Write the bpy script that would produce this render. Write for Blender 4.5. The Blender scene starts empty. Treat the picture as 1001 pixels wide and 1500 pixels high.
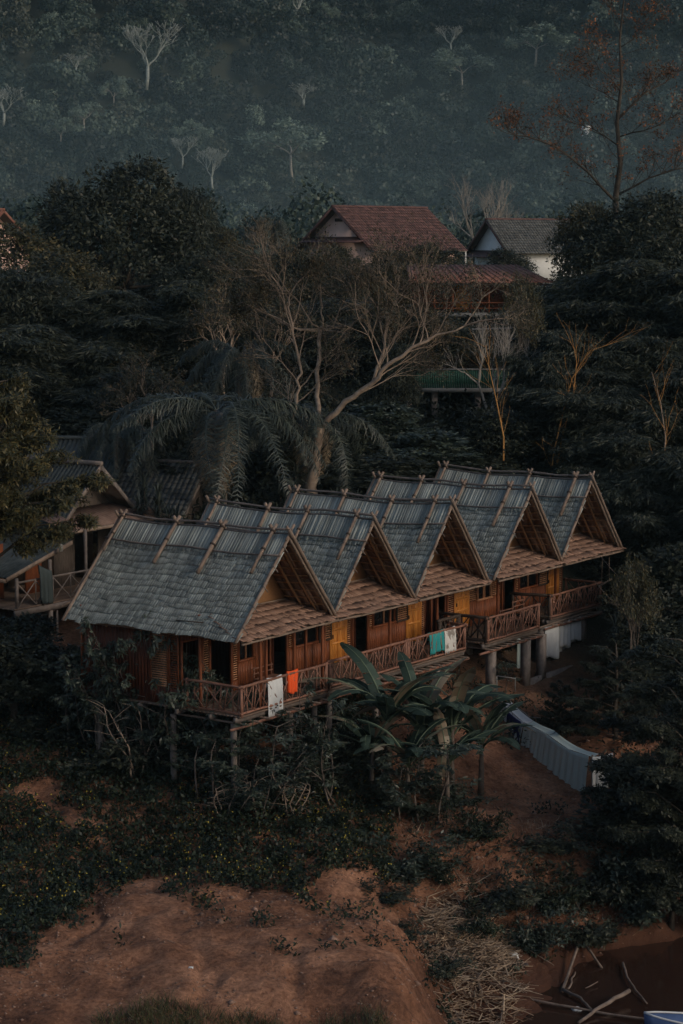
import bpy, math, random
import numpy as np
from mathutils import Vector, Matrix, noise as mnoise

scene = bpy.context.scene
R = math.radians
PI = math.pi

# ------------------------------------------------------------------ camera
CAMH, PITCH, FPX = 22.0, R(7.04), 3156.0
cam_d = bpy.data.cameras.new("camera")
cam = bpy.data.objects.new("camera", cam_d)
scene.collection.objects.link(cam)
scene.camera = cam
cam.location = (0, 0, CAMH)
cam.rotation_euler = (PI / 2 - PITCH, 0, 0)
cam_d.sensor_fit = 'VERTICAL'
cam_d.sensor_height = 36.0
cam_d.sensor_width = 24.0
cam_d.lens = FPX / 1500.0 * 36.0
cam_d.clip_start = 0.5
cam_d.clip_end = 4000

# ------------------------------------------------------------------ world, sun, exposure
SUN_EL, SUN_AZ = 25.0, 124.0        # azimuth: clockwise from +Y (view direction)
world = bpy.data.worlds.new("World")
scene.world = world
world.use_nodes = True
nt = world.node_tree
bg = nt.nodes['Background']
sky = nt.nodes.new('ShaderNodeTexSky')
sky.sky_type = 'NISHITA'
sky.sun_disc = False
sky.sun_elevation = R(SUN_EL)
sky.sun_rotation = R(SUN_AZ)
sky.air_density = 1.0
sky.dust_density = 2.0
sky.ozone_density = 0.8
nt.links.new(sky.outputs[0], bg.inputs[0])
bg.inputs[1].default_value = 0.085
sun_d = bpy.data.lights.new("sun", 'SUN')
sun_d.energy = 0.8
sun_d.angle = R(14)
sun_d.color = (1.0, 0.88, 0.76)
sun = bpy.data.objects.new("sun", sun_d)
scene.collection.objects.link(sun)
_a = R(SUN_AZ)
sdir = Vector((math.sin(_a) * math.cos(R(SUN_EL)), math.cos(_a) * math.cos(R(SUN_EL)), math.sin(R(SUN_EL))))
sun.rotation_euler = sdir.to_track_quat('Z', 'Y').to_euler()
sun.location = (0, 60, 60)
vs = scene.view_settings
vs.view_transform = 'Standard'
vs.look = 'None'
vs.exposure = 0.2
vs.gamma = 1.0
vs.use_curve_mapping = False
scene.render.engine = 'CYCLES'
cy = scene.cycles
cy.use_denoising = True
cy.max_bounces = 5
cy.diffuse_bounces = 3
cy.glossy_bounces = 2
cy.transmission_bounces = 2
cy.transparent_max_bounces = 4
cy.volume_bounces = 0
cy.use_adaptive_sampling = True
cy.adaptive_threshold = 0.02

# ------------------------------------------------------------------ helpers
col = scene.collection
def ray(px, py):
    a = (px - 500.5) / FPX; b = (750 - py) / FPX
    return np.array([a, math.cos(PITCH) + b * math.sin(PITCH), -math.sin(PITCH) + b * math.cos(PITCH)])
def at(px, py, Y):
    r = ray(px, py); t = Y / r[1]
    return Vector((r[0] * t, Y, CAMH + r[2] * t))

def tag(o, label=None, cat=None, group=None, kind=None):
    if label: o['label'] = label
    if cat: o['category'] = cat
    if group: o['group'] = group
    if kind: o['kind'] = kind
    return o

def thing(name, label, cat, loc=(0, 0, 0), rotz=0.0, group=None):
    o = bpy.data.objects.new(name, None)
    o.empty_display_size = 0.3
    col.objects.link(o)
    o.location = loc
    o.rotation_euler = (0, 0, rotz)
    return tag(o, label, cat, group)

def dup(root, loc, rotz=0.0, scale=(1, 1, 1), label=None, group=None):
    r = root.copy(); col.objects.link(r)
    r.location = loc; r.rotation_euler = (0, 0, rotz); r.scale = scale
    if label: r['label'] = label
    if group: r['group'] = group
    for ch in list(root.children):
        c = ch.copy(); col.objects.link(c); c.parent = r
        for g in list(ch.children):
            d = g.copy(); col.objects.link(d); d.parent = c
    return r

class MB:
    """collects quads / tris into one mesh"""
    def __init__(s):
        s.v = []; s.f = []; s.nv = 0; s.big = []      # big: (verts array, quad array)
    def add(s, vs_, fs_):
        b = len(s.v); s.v.extend([tuple(p) for p in vs_])
        s.f.extend([tuple(i + b for i in f) for f in fs_])
    def box(s, c, size, rot=None):
        hx, hy, hz = size[0] / 2, size[1] / 2, size[2] / 2
        P = [Vector((x, y, z)) for x in (-hx, hx) for y in (-hy, hy) for z in (-hz, hz)]
        if rot is not None: P = [rot @ p for p in P]
        c = Vector(c)
        s.add([p + c for p in P], [(0, 1, 3, 2), (4, 6, 7, 5), (0, 4, 5, 1), (2, 3, 7, 6), (0, 2, 6, 4), (1, 5, 7, 3)])
    def b2(s, x0, x1, y0, y1, z0, z1):
        s.box(((x0 + x1) / 2, (y0 + y1) / 2, (z0 + z1) / 2), (abs(x1 - x0), abs(y1 - y0), abs(z1 - z0)))
    def slab(s, p0, ax, ay, az):
        """box from corner p0 and three edge vectors"""
        p0, ax, ay, az = map(Vector, (p0, ax, ay, az))
        P = [p0, p0 + az, p0 + ay, p0 + ay + az, p0 + ax, p0 + ax + az, p0 + ax + ay, p0 + ax + ay + az]
        s.add(P, [(0, 1, 3, 2), (4, 6, 7, 5), (0, 4, 5, 1), (2, 3, 7, 6), (0, 2, 6, 4), (1, 5, 7, 3)])
    def tube(s, pts, rad, n=6, cap=True):
        pts = [Vector(p) for p in pts]
        if not hasattr(rad, '__len__'): rad = [rad] * len(pts)
        ref = None; rings = []
        for i, p in enumerate(pts):
            t = (pts[min(i + 1, len(pts) - 1)] - pts[max(i - 1, 0)])
            if t.length < 1e-9: t = Vector((0, 0, 1))
            t.normalize()
            if ref is None:
                ref = Vector((0, 0, 1)) if abs(t.z) < 0.9 else Vector((1, 0, 0))
            a = t.cross(ref).normalized(); b = t.cross(a).normalized(); ref = b.cross(t) * -1
            ref = -b if False else a.cross(t)
            rings.append([p + (a * math.cos(2 * PI * k / n) + b * math.sin(2 * PI * k / n)) * rad[i] for k in range(n)])
        V = [q for r in rings for q in r]; F = []
        for i in range(len(pts) - 1):
            for k in range(n):
                F.append((i * n + k, i * n + (k + 1) % n, (i + 1) * n + (k + 1) % n, (i + 1) * n + k))
        if cap:
            F.append(tuple(range(n))[::-1]); F.append(tuple((len(pts) - 1) * n + k for k in range(n)))
        s.add(V, F)
    def pole(s, a, b, r, n=7, rng=None, bend=0.0):
        a, b = Vector(a), Vector(b)
        m = max(2, int((b - a).length / 0.6) + 1)
        P = []; Rr = []
        for i in range(m + 1):
            t = i / m; p = a.lerp(b, t)
            if rng: p += Vector((rng.uniform(-1, 1), rng.uniform(-1, 1), rng.uniform(-1, 1))) * bend
            P.append(p); Rr.append(r * ((0.9 + 0.2 * rng.random()) if rng else 1))
        s.tube(P, Rr, n)
    def quads(s, V, Q):
        s.big.append((np.asarray(V, dtype=np.float32), np.asarray(Q, dtype=np.int32)))
    def build(s, name, mat=None, parent=None, smooth=False):
        me = bpy.data.meshes.new(name)
        V = [np.array(s.v, dtype=np.float32).reshape(-1, 3)]; n0 = len(s.v)
        loops = []; tot = []
        for f in s.f:
            loops.extend(f); tot.append(len(f))
        L = [np.array(loops, dtype=np.int32)]; T = [np.array(tot, dtype=np.int32)]
        for bv, bq in s.big:
            V.append(bv); L.append((bq + n0).reshape(-1)); T.append(np.full(len(bq), bq.shape[1], dtype=np.int32)); n0 += len(bv)
        V = np.concatenate(V); L = np.concatenate(L); T = np.concatenate(T)
        me.vertices.add(len(V)); me.vertices.foreach_set('co', V.reshape(-1))
        me.loops.add(len(L)); me.loops.foreach_set('vertex_index', L)
        me.polygons.add(len(T))
        st = np.zeros(len(T), dtype=np.int32); st[1:] = np.cumsum(T)[:-1]
        me.polygons.foreach_set('loop_start', st)
        if smooth: me.polygons.foreach_set('use_smooth', np.ones(len(T), dtype=bool))
        me.update(calc_edges=True); me.validate()
        if mat: me.materials.append(mat)
        o = bpy.data.objects.new(name, me); col.objects.link(o)
        if parent is not None: o.parent = parent
        return o

# ------------------------------------------------------------------ materials
def _new(name):
    m = bpy.data.materials.new(name); m.use_nodes = True
    n = m.node_tree; n.nodes.clear()
    return m, n, n.nodes.new('ShaderNodeOutputMaterial')
def _ramp(n, fac, stops):
    r = n.nodes.new('ShaderNodeValToRGB'); e = r.color_ramp.elements
    while len(e) < len(stops): e.new(0.5)
    for i, (p, c) in enumerate(stops):
        e[i].position = p; e[i].color = (c[0], c[1], c[2], 1)
    n.links.new(fac, r.inputs[0]); return r
def _noise(n, vec, scale, detail=4, rough=0.6):
    t = n.nodes.new('ShaderNodeTexNoise'); t.inputs['Scale'].default_value = scale
    t.inputs['Detail'].default_value = detail; t.inputs['Roughness'].default_value = rough
    n.links.new(vec, t.inputs['Vector']); return t
def _map(n, scale, rot=(0, 0, 0)):
    tc = n.nodes.new('ShaderNodeTexCoord'); mp = n.nodes.new('ShaderNodeMapping')
    mp.inputs['Scale'].default_value = scale; mp.inputs['Rotation'].default_value = rot
    n.links.new(tc.outputs['Object'], mp.inputs['Vector']); return mp.outputs[0]
def _mul(n, a, b, fac=1.0, mode='MULTIPLY'):
    m = n.nodes.new('ShaderNodeMixRGB'); m.blend_type = mode; m.inputs[0].default_value = fac
    n.links.new(a, m.inputs[1]); n.links.new(b, m.inputs[2]); return m.outputs[0]

def surf(name, stops, scale=4.0, stretch=(1, 1, 1), rough=0.8, island=0.0, bump=0.3, stops2=None, scale2=1.0, fac2=0.6, spec=0.3, metal=0.0, bumpd=0.01, mid=0.5):
    """stretched noise through a ramp, a second larger blotch layer and a random tint per piece"""
    m, n, out = _new(name)
    v = _map(n, stretch)
    t = _noise(n, v, scale)
    c = _ramp(n, t.outputs['Fac'], stops).outputs[0]
    if stops2:
        v2 = _map(n, (1, 1, 1)); t2 = _noise(n, v2, scale2, 5, 0.65)
        c = _mul(n, c, _ramp(n, t2.outputs['Fac'], stops2).outputs[0], fac2)
    if island > 0:
        g = n.nodes.new('ShaderNodeNewGeometry')
        lo, hi = 1 - island, 1 + island * 0.8
        r = _ramp(n, g.outputs['Random Per Island'], [(0, (lo, lo, lo)), (1, (hi, hi, hi))])
        c = _mul(n, c, r.outputs[0])
    b = n.nodes.new('ShaderNodeBsdfPrincipled')
    b.inputs['Roughness'].default_value = rough
    b.inputs['Specular IOR Level'].default_value = spec
    b.inputs['Metallic'].default_value = metal
    n.links.new(c, b.inputs['Base Color'])
    if bump > 0:
        bp = n.nodes.new('ShaderNodeBump'); bp.inputs['Strength'].default_value = bump
        bp.inputs['Distance'].default_value = bumpd
        n.links.new(t.outputs['Fac'], bp.inputs['Height']); n.links.new(bp.outputs[0], b.inputs['Normal'])
    n.links.new(b.outputs[0], out.inputs[0])
    return m

def leafmat(name, cols, trans=0.25, rough=0.5, spec=0.35):
    m, n, out = _new(name)
    g = n.nodes.new('ShaderNodeNewGeometry')
    k = len(cols)
    r = _ramp(n, g.outputs['Random Per Island'], [((i / (k - 1)) ** 1.0, c) for i, c in enumerate(cols)])
    v = _map(n, (1, 1, 1)); t = _noise(n, v, 0.7, 3)
    c = _mul(n, r.outputs[0], _ramp(n, t.outputs['Fac'], [(0.3, (0.65, 0.68, 0.7)), (0.7, (1.3, 1.25, 1.1))]).outputs[0])
    b = n.nodes.new('ShaderNodeBsdfPrincipled')
    b.inputs['Roughness'].default_value = rough
    b.inputs['Specular IOR Level'].default_value = spec
    n.links.new(c, b.inputs['Base Color'])
    tr = n.nodes.new('ShaderNodeBsdfTranslucent'); n.links.new(c, tr.inputs[0])
    mx = n.nodes.new('ShaderNodeMixShader'); mx.inputs[0].default_value = trans
    n.links.new(b.outputs[0], mx.inputs[1]); n.links.new(tr.outputs[0], mx.inputs[2])
    n.links.new(mx.outputs[0], out.inputs[0])
    return m

M = {}
M['shingle'] = surf('weathered_shingle', [(0.25, (0.175, 0.19, 0.172)), (0.5, (0.275, 0.295, 0.27)), (0.75, (0.40, 0.42, 0.385))], 2.6, (0.22, 9, 0.22), 0.9, 0.32, 0.08,
                    [(0.28, (0.55, 0.54, 0.52)), (0.5, (0.95, 0.95, 0.95)), (0.72, (1.25, 1.22, 1.15))], 0.8, 0.7)
M['canopy'] = surf('brown_bamboo_shingle', [(0.2, (0.12, 0.062, 0.042)), (0.5, (0.25, 0.145, 0.10)), (0.8, (0.37, 0.25, 0.185))], 2.6, (9, 0.22, 0.22), 0.85, 0.26, 0.08,
                   [(0.3, (0.6, 0.6, 0.6)), (0.6, (1.05, 1.05, 1.05))], 0.9, 0.6)
M['bamboo'] = surf('weathered_bamboo_pole', [(0.3, (0.12, 0.085, 0.065)), (0.7, (0.28, 0.205, 0.155))], 3, (1, 1, 1), 0.65, 0.25, 0.3)
M['bamboo_grey'] = surf('grey_bamboo_pole', [(0.3, (0.10, 0.085, 0.075)), (0.7, (0.22, 0.175, 0.15))], 3, (1, 1, 1), 0.7, 0.25, 0.3)
M['mat_weave'] = surf('woven_bamboo', [(0.3, (0.20, 0.10, 0.045)), (0.7, (0.36, 0.19, 0.085))], 9, (3, 3, 14), 0.7, 0.1, 0.3)
M['mat_dark'] = surf('smoked_bamboo_matting', [(0.3, (0.09, 0.05, 0.03)), (0.7, (0.18, 0.10, 0.06))], 8, (1, 8, 1), 0.8, 0.1, 0.2)
M['orange'] = surf('varnished_orange_wood', [(0.25, (0.50, 0.17, 0.03)), (0.75, (0.78, 0.33, 0.07))], 3, (6, 6, 1), 0.45, 0.12, 0.1, spec=0.4)
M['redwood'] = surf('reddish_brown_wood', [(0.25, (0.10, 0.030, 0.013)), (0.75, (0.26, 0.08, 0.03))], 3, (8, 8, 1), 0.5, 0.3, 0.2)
M['redwood_shaded'] = surf('shaded_reddish_brown_wood', [(0.25, (0.055, 0.016, 0.009)), (0.75, (0.15, 0.042, 0.018))], 3, (8, 8, 1), 0.6, 0.3, 0.2)  # reddish-brown wood with tree shade put into its colour, for the side walls
M['rail'] = surf('reddish_bamboo_rail', [(0.25, (0.14, 0.062, 0.04)), (0.75, (0.30, 0.15, 0.10))], 4, (1, 1, 1), 0.6, 0.3, 0.2)
M['louvre'] = surf('bamboo_slat', [(0.25, (0.30, 0.13, 0.065)), (0.75, (0.50, 0.26, 0.14))], 5, (1, 1, 1), 0.6, 0.25, 0.1)
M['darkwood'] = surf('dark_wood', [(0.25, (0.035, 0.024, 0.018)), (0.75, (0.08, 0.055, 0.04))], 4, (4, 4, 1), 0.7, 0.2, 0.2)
M['deckwood'] = surf('worn_plank', [(0.25, (0.10, 0.065, 0.045)), (0.75, (0.22, 0.15, 0.11))], 4, (1, 10, 1), 0.75, 0.3, 0.2)
M['post'] = surf('concrete_post', [(0.25, (0.16, 0.13, 0.11)), (0.75, (0.30, 0.25, 0.215))], 5, (1, 1, 1), 0.9, 0, 0.3, [(0.3, (0.6, 0.6, 0.6)), (0.6, (1, 1, 1))], 1.2, 0.6)
M['metal'] = surf('dark_corrugated_metal', [(0.3, (0.035, 0.042, 0.04)), (0.7, (0.08, 0.09, 0.086))], 2, (1, 1, 1), 0.55, 0.15, 0.1, [(0.35, (0.5, 0.5, 0.5)), (0.6, (1, 1, 1))], 0.8, 0.6)
M['rust'] = surf('rusty_sheet', [(0.3, (0.17, 0.065, 0.042)), (0.7, (0.34, 0.16, 0.11))], 2, (1, 1, 1), 0.75, 0.25, 0.1, [(0.35, (0.65, 0.6, 0.6)), (0.6, (1, 1, 1))], 0.8, 0.6)
M['brownsheet'] = surf('brown_weathered_sheet', [(0.3, (0.10, 0.06, 0.045)), (0.7, (0.20, 0.13, 0.10))], 2, (1, 1, 1), 0.8, 0.2, 0.1)
M['redtile'] = surf('red_brown_tile', [(0.3, (0.07, 0.036, 0.031)), (0.7, (0.165, 0.083, 0.07))], 5, (1, 1, 1), 0.7, 0.45, 0.1, [(0.35, (0.6, 0.6, 0.62)), (0.6, (1, 1, 1))], 0.9, 0.6)
M['greytile'] = surf('grey_tile', [(0.3, (0.055, 0.056, 0.053)), (0.7, (0.12, 0.12, 0.112))], 5, (1, 1, 1), 0.7, 0.35, 0.1)
M['pink'] = surf('pink_plaster', [(0.3, (0.66, 0.44, 0.36)), (0.7, (0.76, 0.52, 0.43))], 2, (1, 1, 1), 0.9, 0, 0.1)
M['white_wall'] = surf('white_plaster', [(0.3, (0.62, 0.62, 0.6)), (0.7, (0.72, 0.72, 0.7))], 2, (1, 1, 1), 0.9, 0, 0.1)
M['plank_wall'] = surf('grey_brown_plank', [(0.3, (0.045, 0.034, 0.028)), (0.7, (0.105, 0.082, 0.066))], 3, (8, 8, 1), 0.85, 0.25, 0.2)
M['green'] = surf('green_painted_sheet', [(0.3, (0.02, 0.07, 0.045)), (0.7, (0.04, 0.12, 0.08))], 3, (1, 1, 1), 0.6, 0.15, 0.1)
M['concrete'] = surf('stained_concrete', [(0.3, (0.17, 0.16, 0.145)), (0.7, (0.30, 0.285, 0.26))], 2, (1, 1, 1), 0.9, 0, 0.2)
M['clod'] = surf('earth_clod', [(0.3, (0.13, 0.075, 0.052)), (0.7, (0.30, 0.19, 0.14))], 2, (1, 1, 1), 0.95, 0.3, 0)
M['black'] = surf('tarred_strap', [(0.3, (0.012, 0.012, 0.012)), (0.7, (0.03, 0.03, 0.03))], 4, rough=0.8)
M['pane'] = surf('dark_window_glass', [(0.3, (0.01, 0.012, 0.014)), (0.7, (0.02, 0.022, 0.026))], 2, rough=0.15, spec=0.5, bump=0)
def clothmat(name, c, var=0.12, stops2=None):
    lo = tuple(x * (1 - var) for x in c)
    return surf(name, [(0.3, lo), (0.7, c)], 2.5, (6, 6, 1), 0.9, 0, 0.2, stops2, 3.0, 0.8)
M['cloth_white'] = clothmat('white_cotton', (0.62, 0.63, 0.62))
M['cloth_sheet'] = clothmat('pale_grey_green_sheet', (0.50, 0.58, 0.54))
M['cloth_teal'] = clothmat('teal_towel', (0.03, 0.27, 0.27))
M['cloth_orange'] = clothmat('orange_cloth', (0.80, 0.10, 0.02))
M['cloth_navy'] = clothmat('navy_cloth', (0.02, 0.02, 0.09))
M['cloth_dark'] = clothmat('dark_grey_cloth', (0.05, 0.065, 0.065))
M['cloth_print'] = clothmat('white_towel_print', (0.62, 0.60, 0.56), 0.1, [(0.40, (0.25, 0.2, 0.16)), (0.5, (1, 1, 1))])
M['bark'] = surf('grey_brown_bark', [(0.3, (0.07, 0.055, 0.045)), (0.7, (0.17, 0.135, 0.11))], 4, (1, 1, 1), 0.9, 0, 0.4)
M['bark_pale'] = surf('pale_bark', [(0.3, (0.22, 0.19, 0.16)), (0.7, (0.42, 0.38, 0.33))], 4, (1, 1, 1), 0.9, 0, 0.3)
M['bark_white'] = surf('white_bark', [(0.3, (0.20, 0.22, 0.20)), (0.7, (0.33, 0.35, 0.32))], 4, (1, 1, 1), 0.9, 0, 0.1)
M['bark_warm'] = surf('warm_pale_bark', [(0.3, (0.21, 0.15, 0.11)), (0.7, (0.42, 0.32, 0.24))], 4, (1, 1, 1), 0.9, 0, 0.3)
M['bark_dark'] = surf('dark_bark', [(0.3, (0.03, 0.025, 0.02)), (0.7, (0.08, 0.065, 0.05))], 4, (1, 1, 1), 0.9, 0, 0.4)
M['culm'] = surf('yellow_bamboo_culm', [(0.3, (0.30, 0.14, 0.04)), (0.7, (0.52, 0.27, 0.085))], 4, (1, 1, 1), 0.6, 0, 0.1)
M['deadwood'] = surf('bleached_driftwood', [(0.3, (0.11, 0.08, 0.062)), (0.7, (0.25, 0.19, 0.15))], 4, (1, 1, 1), 0.85, 0.3, 0.3)
L = {}
L['dense'] = leafmat('dark_leaf', [(0.013, 0.019, 0.014), (0.032, 0.039, 0.028), (0.075, 0.082, 0.056)])
L['olive'] = leafmat('olive_leaf', [(0.028, 0.034, 0.024), (0.058, 0.062, 0.038), (0.13, 0.10, 0.042)])
L['feather'] = leafmat('feathery_leaf', [(0.014, 0.021, 0.016), (0.035, 0.044, 0.034), (0.08, 0.088, 0.068)])
L['palm'] = leafmat('palm_leaflet', [(0.016, 0.024, 0.021), (0.040, 0.052, 0.044), (0.09, 0.10, 0.08)], 0.15, 0.45, 0.5)
L['deadpalm'] = leafmat('dry_palm_leaflet', [(0.12, 0.09, 0.06), (0.22, 0.17, 0.12), (0.30, 0.25, 0.19)])
L['banana'] = leafmat('banana_blade', [(0.028, 0.05, 0.04), (0.05, 0.08, 0.063), (0.085, 0.125, 0.10)], 0.35, 0.62, 0.2)
L['cover'] = leafmat('ground_cover_leaf', [(0.010, 0.017, 0.010), (0.020, 0.031, 0.018), (0.038, 0.052, 0.029)])
L['shrub'] = leafmat('shrub_leaf', [(0.020, 0.031, 0.023), (0.044, 0.060, 0.046), (0.085, 0.108, 0.082)], 0.2, 0.45, 0.5)
L['flower'] = leafmat('yellow_petal', [(0.35, 0.27, 0.03), (0.55, 0.42, 0.06)])
L['rustleaf'] = leafmat('rusty_orange_leaf', [(0.05, 0.042, 0.028), (0.12, 0.06, 0.026), (0.36, 0.12, 0.035)])
L['brownleaf'] = leafmat('brownish_green_leaf', [(0.032, 0.036, 0.024), (0.065, 0.062, 0.038), (0.14, 0.095, 0.05)])
L['yellow'] = leafmat('yellowish_leaf', [(0.035, 0.042, 0.024), (0.075, 0.075, 0.038), (0.16, 0.12, 0.045)])
L['grass'] = leafmat('grass_blade', [(0.03, 0.045, 0.022), (0.07, 0.075, 0.035), (0.16, 0.13, 0.065)])
L['straw'] = leafmat('dry_straw', [(0.13, 0.085, 0.06), (0.33, 0.235, 0.17), (0.55, 0.43, 0.33)])
for _k, _c in enumerate([(0.016, 0.028, 0.026), (0.036, 0.060, 0.052), (0.10, 0.14, 0.115), (0.075, 0.085, 0.062)]):
    L['forest%d' % _k] = leafmat('forest_leaf_%s' % ('deep', 'green', 'light', 'brownish')[_k], [tuple(v * .62 for v in _c), tuple(v * .84 for v in _c)], 0.15)
L['forest'] = leafmat('forest_leaf', [(0.018, 0.034, 0.028), (0.04, 0.062, 0.048), (0.10, 0.13, 0.10)])
L['forest_pale'] = leafmat('pale_forest_leaf', [(0.13, 0.18, 0.15), (0.19, 0.25, 0.21), (0.26, 0.32, 0.275)])

# ------------------------------------------------------------------ terrain
CP = np.array([
 # opposite bank and river below the frame
 (-60,-30,21),(0,-30,21),(60,-30,21),(-60,0,17),(0,0,16),(60,0,17),(-40,20,0),(0,20,-1.2),(40,20,-1.2),(-14,34,-1.2),(0,36,-1.2),(20,40,-1.2),
 # mound, bottom left
 (-20,44,0.5),(-9,46,0.6),(-3,45,-0.6),(3,45,-1.2),(-14,52,2.3),(-9,50,1.9),(-5,50.5,2.2),(-1,51.5,2.1),(-9,54,2.9),(-5,55,3.05),(-1,55,3.0),(0.8,53,2.5),(-10,59,3.1),(-5,60,3.2),(0,59.5,3.05),(1.2,56.5,2.7),(-8,64,3.2),(-3,64.5,3.3),(0.3,63.5,3.2),
 # gully right of the mound
 (1.9,50,1.0),(3.1,50,-0.9),(1.75,53,2.3),(2.9,53,0.0),(1.9,56,2.6),(2.9,56,0.4),(1.6,59,2.7),(2.6,59,0.8),(2.4,62,1.5),(2.2,65,2.3),(4.2,52,-0.7),(4.3,56,-0.1),(4.4,60,0.25),(4.0,63,0.9),
 # dirt clearing and its edge
 (1.9,69,3.5),(3.3,68,3.2),(4.6,67.6,3.1),(6.2,67.8,2.9),(7.6,68.5,2.7),(3.4,65.9,2.3),(5,65.2,1.3),(7,65.6,1.0),(9,66.8,0.8),(5.8,73,3.1),(7.7,72.4,2.85),(6.7,75.4,3.35),(5.7,77.6,4.0),(3,73,4.0),(8.6,77,4.1),(10.5,74,3.3),(11,70,2.2),(13,72.5,2.0),
 # river, bottom right
 (6.2,62.8,0.2),(5.7,58.5,-0.25),(7.2,57,-.8),(8.5,60,-1),(8.5,64.6,-0.35),(11,66,-0.4),(12,63,-1),(16,64,-1),(14,69,0.2),(20,66,-1),(30,66,-1),(16,56,-1.2),(8,52,-1.2),(30,50,-1.2),
 # field on the left
 (-15,62,3.1),(-22,62,2.5),(-14,68,4.0),(-8,68,3.9),(-3,67.5,4.0),(-20,70,4.5),(-12,73,5.1),(-6,72,4.9),(-1.5,69.5,4.5),
 # below the huts
 (-8,76.5,5.9),(-4,73.5,5.3),(0,71.5,5.0),(3,74.5,5.05),(4.5,78.5,5.2),(7.1,83.3,4.8),(8.1,84.8,4.9),(9.9,87.4,5.2),(12,89,5.6),(5.2,80.5,5.1),(1.2,75.4,5.2),(8.3,82,4.5),(10.5,84.5,4.6),(-3,78,6.0),(2,82,6.6),(4,88,7.5),
 (-12,79,6.9),(-16,79,7.0),(-11,83,7.8),(-18,84,8.0),(-28,78,6.5),
 # slope behind
 (-5,84,8.3),(0,86,9.4),(5,92,11.0),(-1,90,11.2),(-8,91,10.6),(12,94,8.5),(15,82,4.6),(20,88,6.5),(26,78,3.2),(18,74,2.4),(24,100,11),(-18,94,10.2),(-30,95,10.5),
 (0,98,12.7),(8,104,13.2),(15,104,13),(-14,105,13),(-35,110,14),(0,110,15.5),(12,112,16.6),(6,119,17.6),(24,120,16.5),(-20,125,16),(0,135,18),(12,140,18),(-40,140,17.5),(40,140,17.5),(0,160,17.8),(30,165,17.5),(-30,165,17.5),(0,200,16.5),(60,200,16.5),(-60,200,16.5),(60,100,10),(70,66,-1),(-60,66,3),(-70,100,11),
], dtype=float)
_C2 = 1.2 ** 2
def _phi(d2): return np.sqrt(d2 + _C2)
_A = _phi(((CP[:, None, :2] - CP[None, :, :2]) ** 2).sum(-1))
_n = len(CP)
_Af = np.zeros((_n + 1, _n + 1)); _Af[:_n, :_n] = _A - 0.02 * np.eye(_n); _Af[_n, :_n] = 1; _Af[:_n, _n] = 1
_w = np.linalg.solve(_Af, np.append(CP[:, 2], 0))

def _hash2(i, j, s):
    v = np.sin(i * 127.1 + j * 311.7 + s * 74.7) * 43758.5453
    return v - np.floor(v)
def vnoise(x, y, s=0):
    xi, yi = np.floor(x), np.floor(y); xf, yf = x - xi, y - yi
    xf = xf * xf * (3 - 2 * xf); yf = yf * yf * (3 - 2 * yf)
    a = _hash2(xi, yi, s); b = _hash2(xi + 1, yi, s); c = _hash2(xi, yi + 1, s); d = _hash2(xi + 1, yi + 1, s)
    return (a + (b - a) * xf) * (1 - yf) + (c + (d - c) * xf) * yf - 0.5
def fbm(x, y, o=4, s=0):
    r = 0; a = 1.0
    for k in range(o):
        r = r + a * vnoise(x * 2 ** k + 13.7 * k, y * 2 ** k - 5.3 * k, s + k); a *= 0.5
    return r
def gh(x, y):
    x = np.atleast_1d(np.asarray(x, float)); y = np.atleast_1d(np.asarray(y, float))
    z = np.empty_like(x)
    for i in range(0, len(x), 20000):
        X, Y = np.clip(x[i:i + 20000], -90, 90), np.clip(y[i:i + 20000], -30, 240)
        z[i:i + 20000] = _phi((X[:, None] - CP[None, :, 0]) ** 2 + (Y[:, None] - CP[None, :, 1]) ** 2) @ _w[:_n] + _w[_n]
    near = np.clip((200 - y) / 60, 0, 1)
    z = z * near + 16.5 * (1 - near)
    # roughness of bare earth, lumps on the bank and gullies down the mound's right flank
    z = z + 0.26 * fbm(x * 0.5, y * 0.35, 4, 3) + 0.13 * fbm(x * 1.5, y * 1.3, 4, 9) + 0.05 * np.abs(fbm(x * 3.1, y * 2.7, 2, 19))
    z = z - 0.22 * np.clip(0.10 - np.abs(vnoise(x * 0.55 + 0.6 * vnoise(y * .7, x, 2), y * 0.22, 12)), 0, 1) * 10 * np.clip((70 - y) / 6, 0, 1) * 0.6
    flank = np.exp(-((x - 1.9) / 1.3) ** 2) * np.clip((66 - y) / 4, 0, 1) * np.clip((y - 46) / 4, 0, 1)
    z = z + flank * (0.42 * fbm(x * 0.5 + y * 0.3, y * 2.2, 4, 21))
    bank = np.exp(-((y - 66.2) / 1.5) ** 2) * np.clip((x - 2) / 2, 0, 1) * np.clip((15 - x) / 3, 0, 1)
    z = z + bank * 0.9 * fbm(x * 1.1, y * 0.9, 3, 31)
    # the wooded mountain
    hx = x + 60 * fbm(x * 0.004, y * 0.004, 2, 5)
    base = 560 + 60 * np.sin(x * 0.012 + 1.0)
    rise = np.clip(y - base, 0, 460)
    hill = 0.50 * rise + 40 * fbm(hx * 0.012, y * 0.005, 3, 11) * np.clip(rise / 120, 0, 1)
    z = z + hill
    return z
def g(x, y): return float(gh([x], [y])[0])

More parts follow.
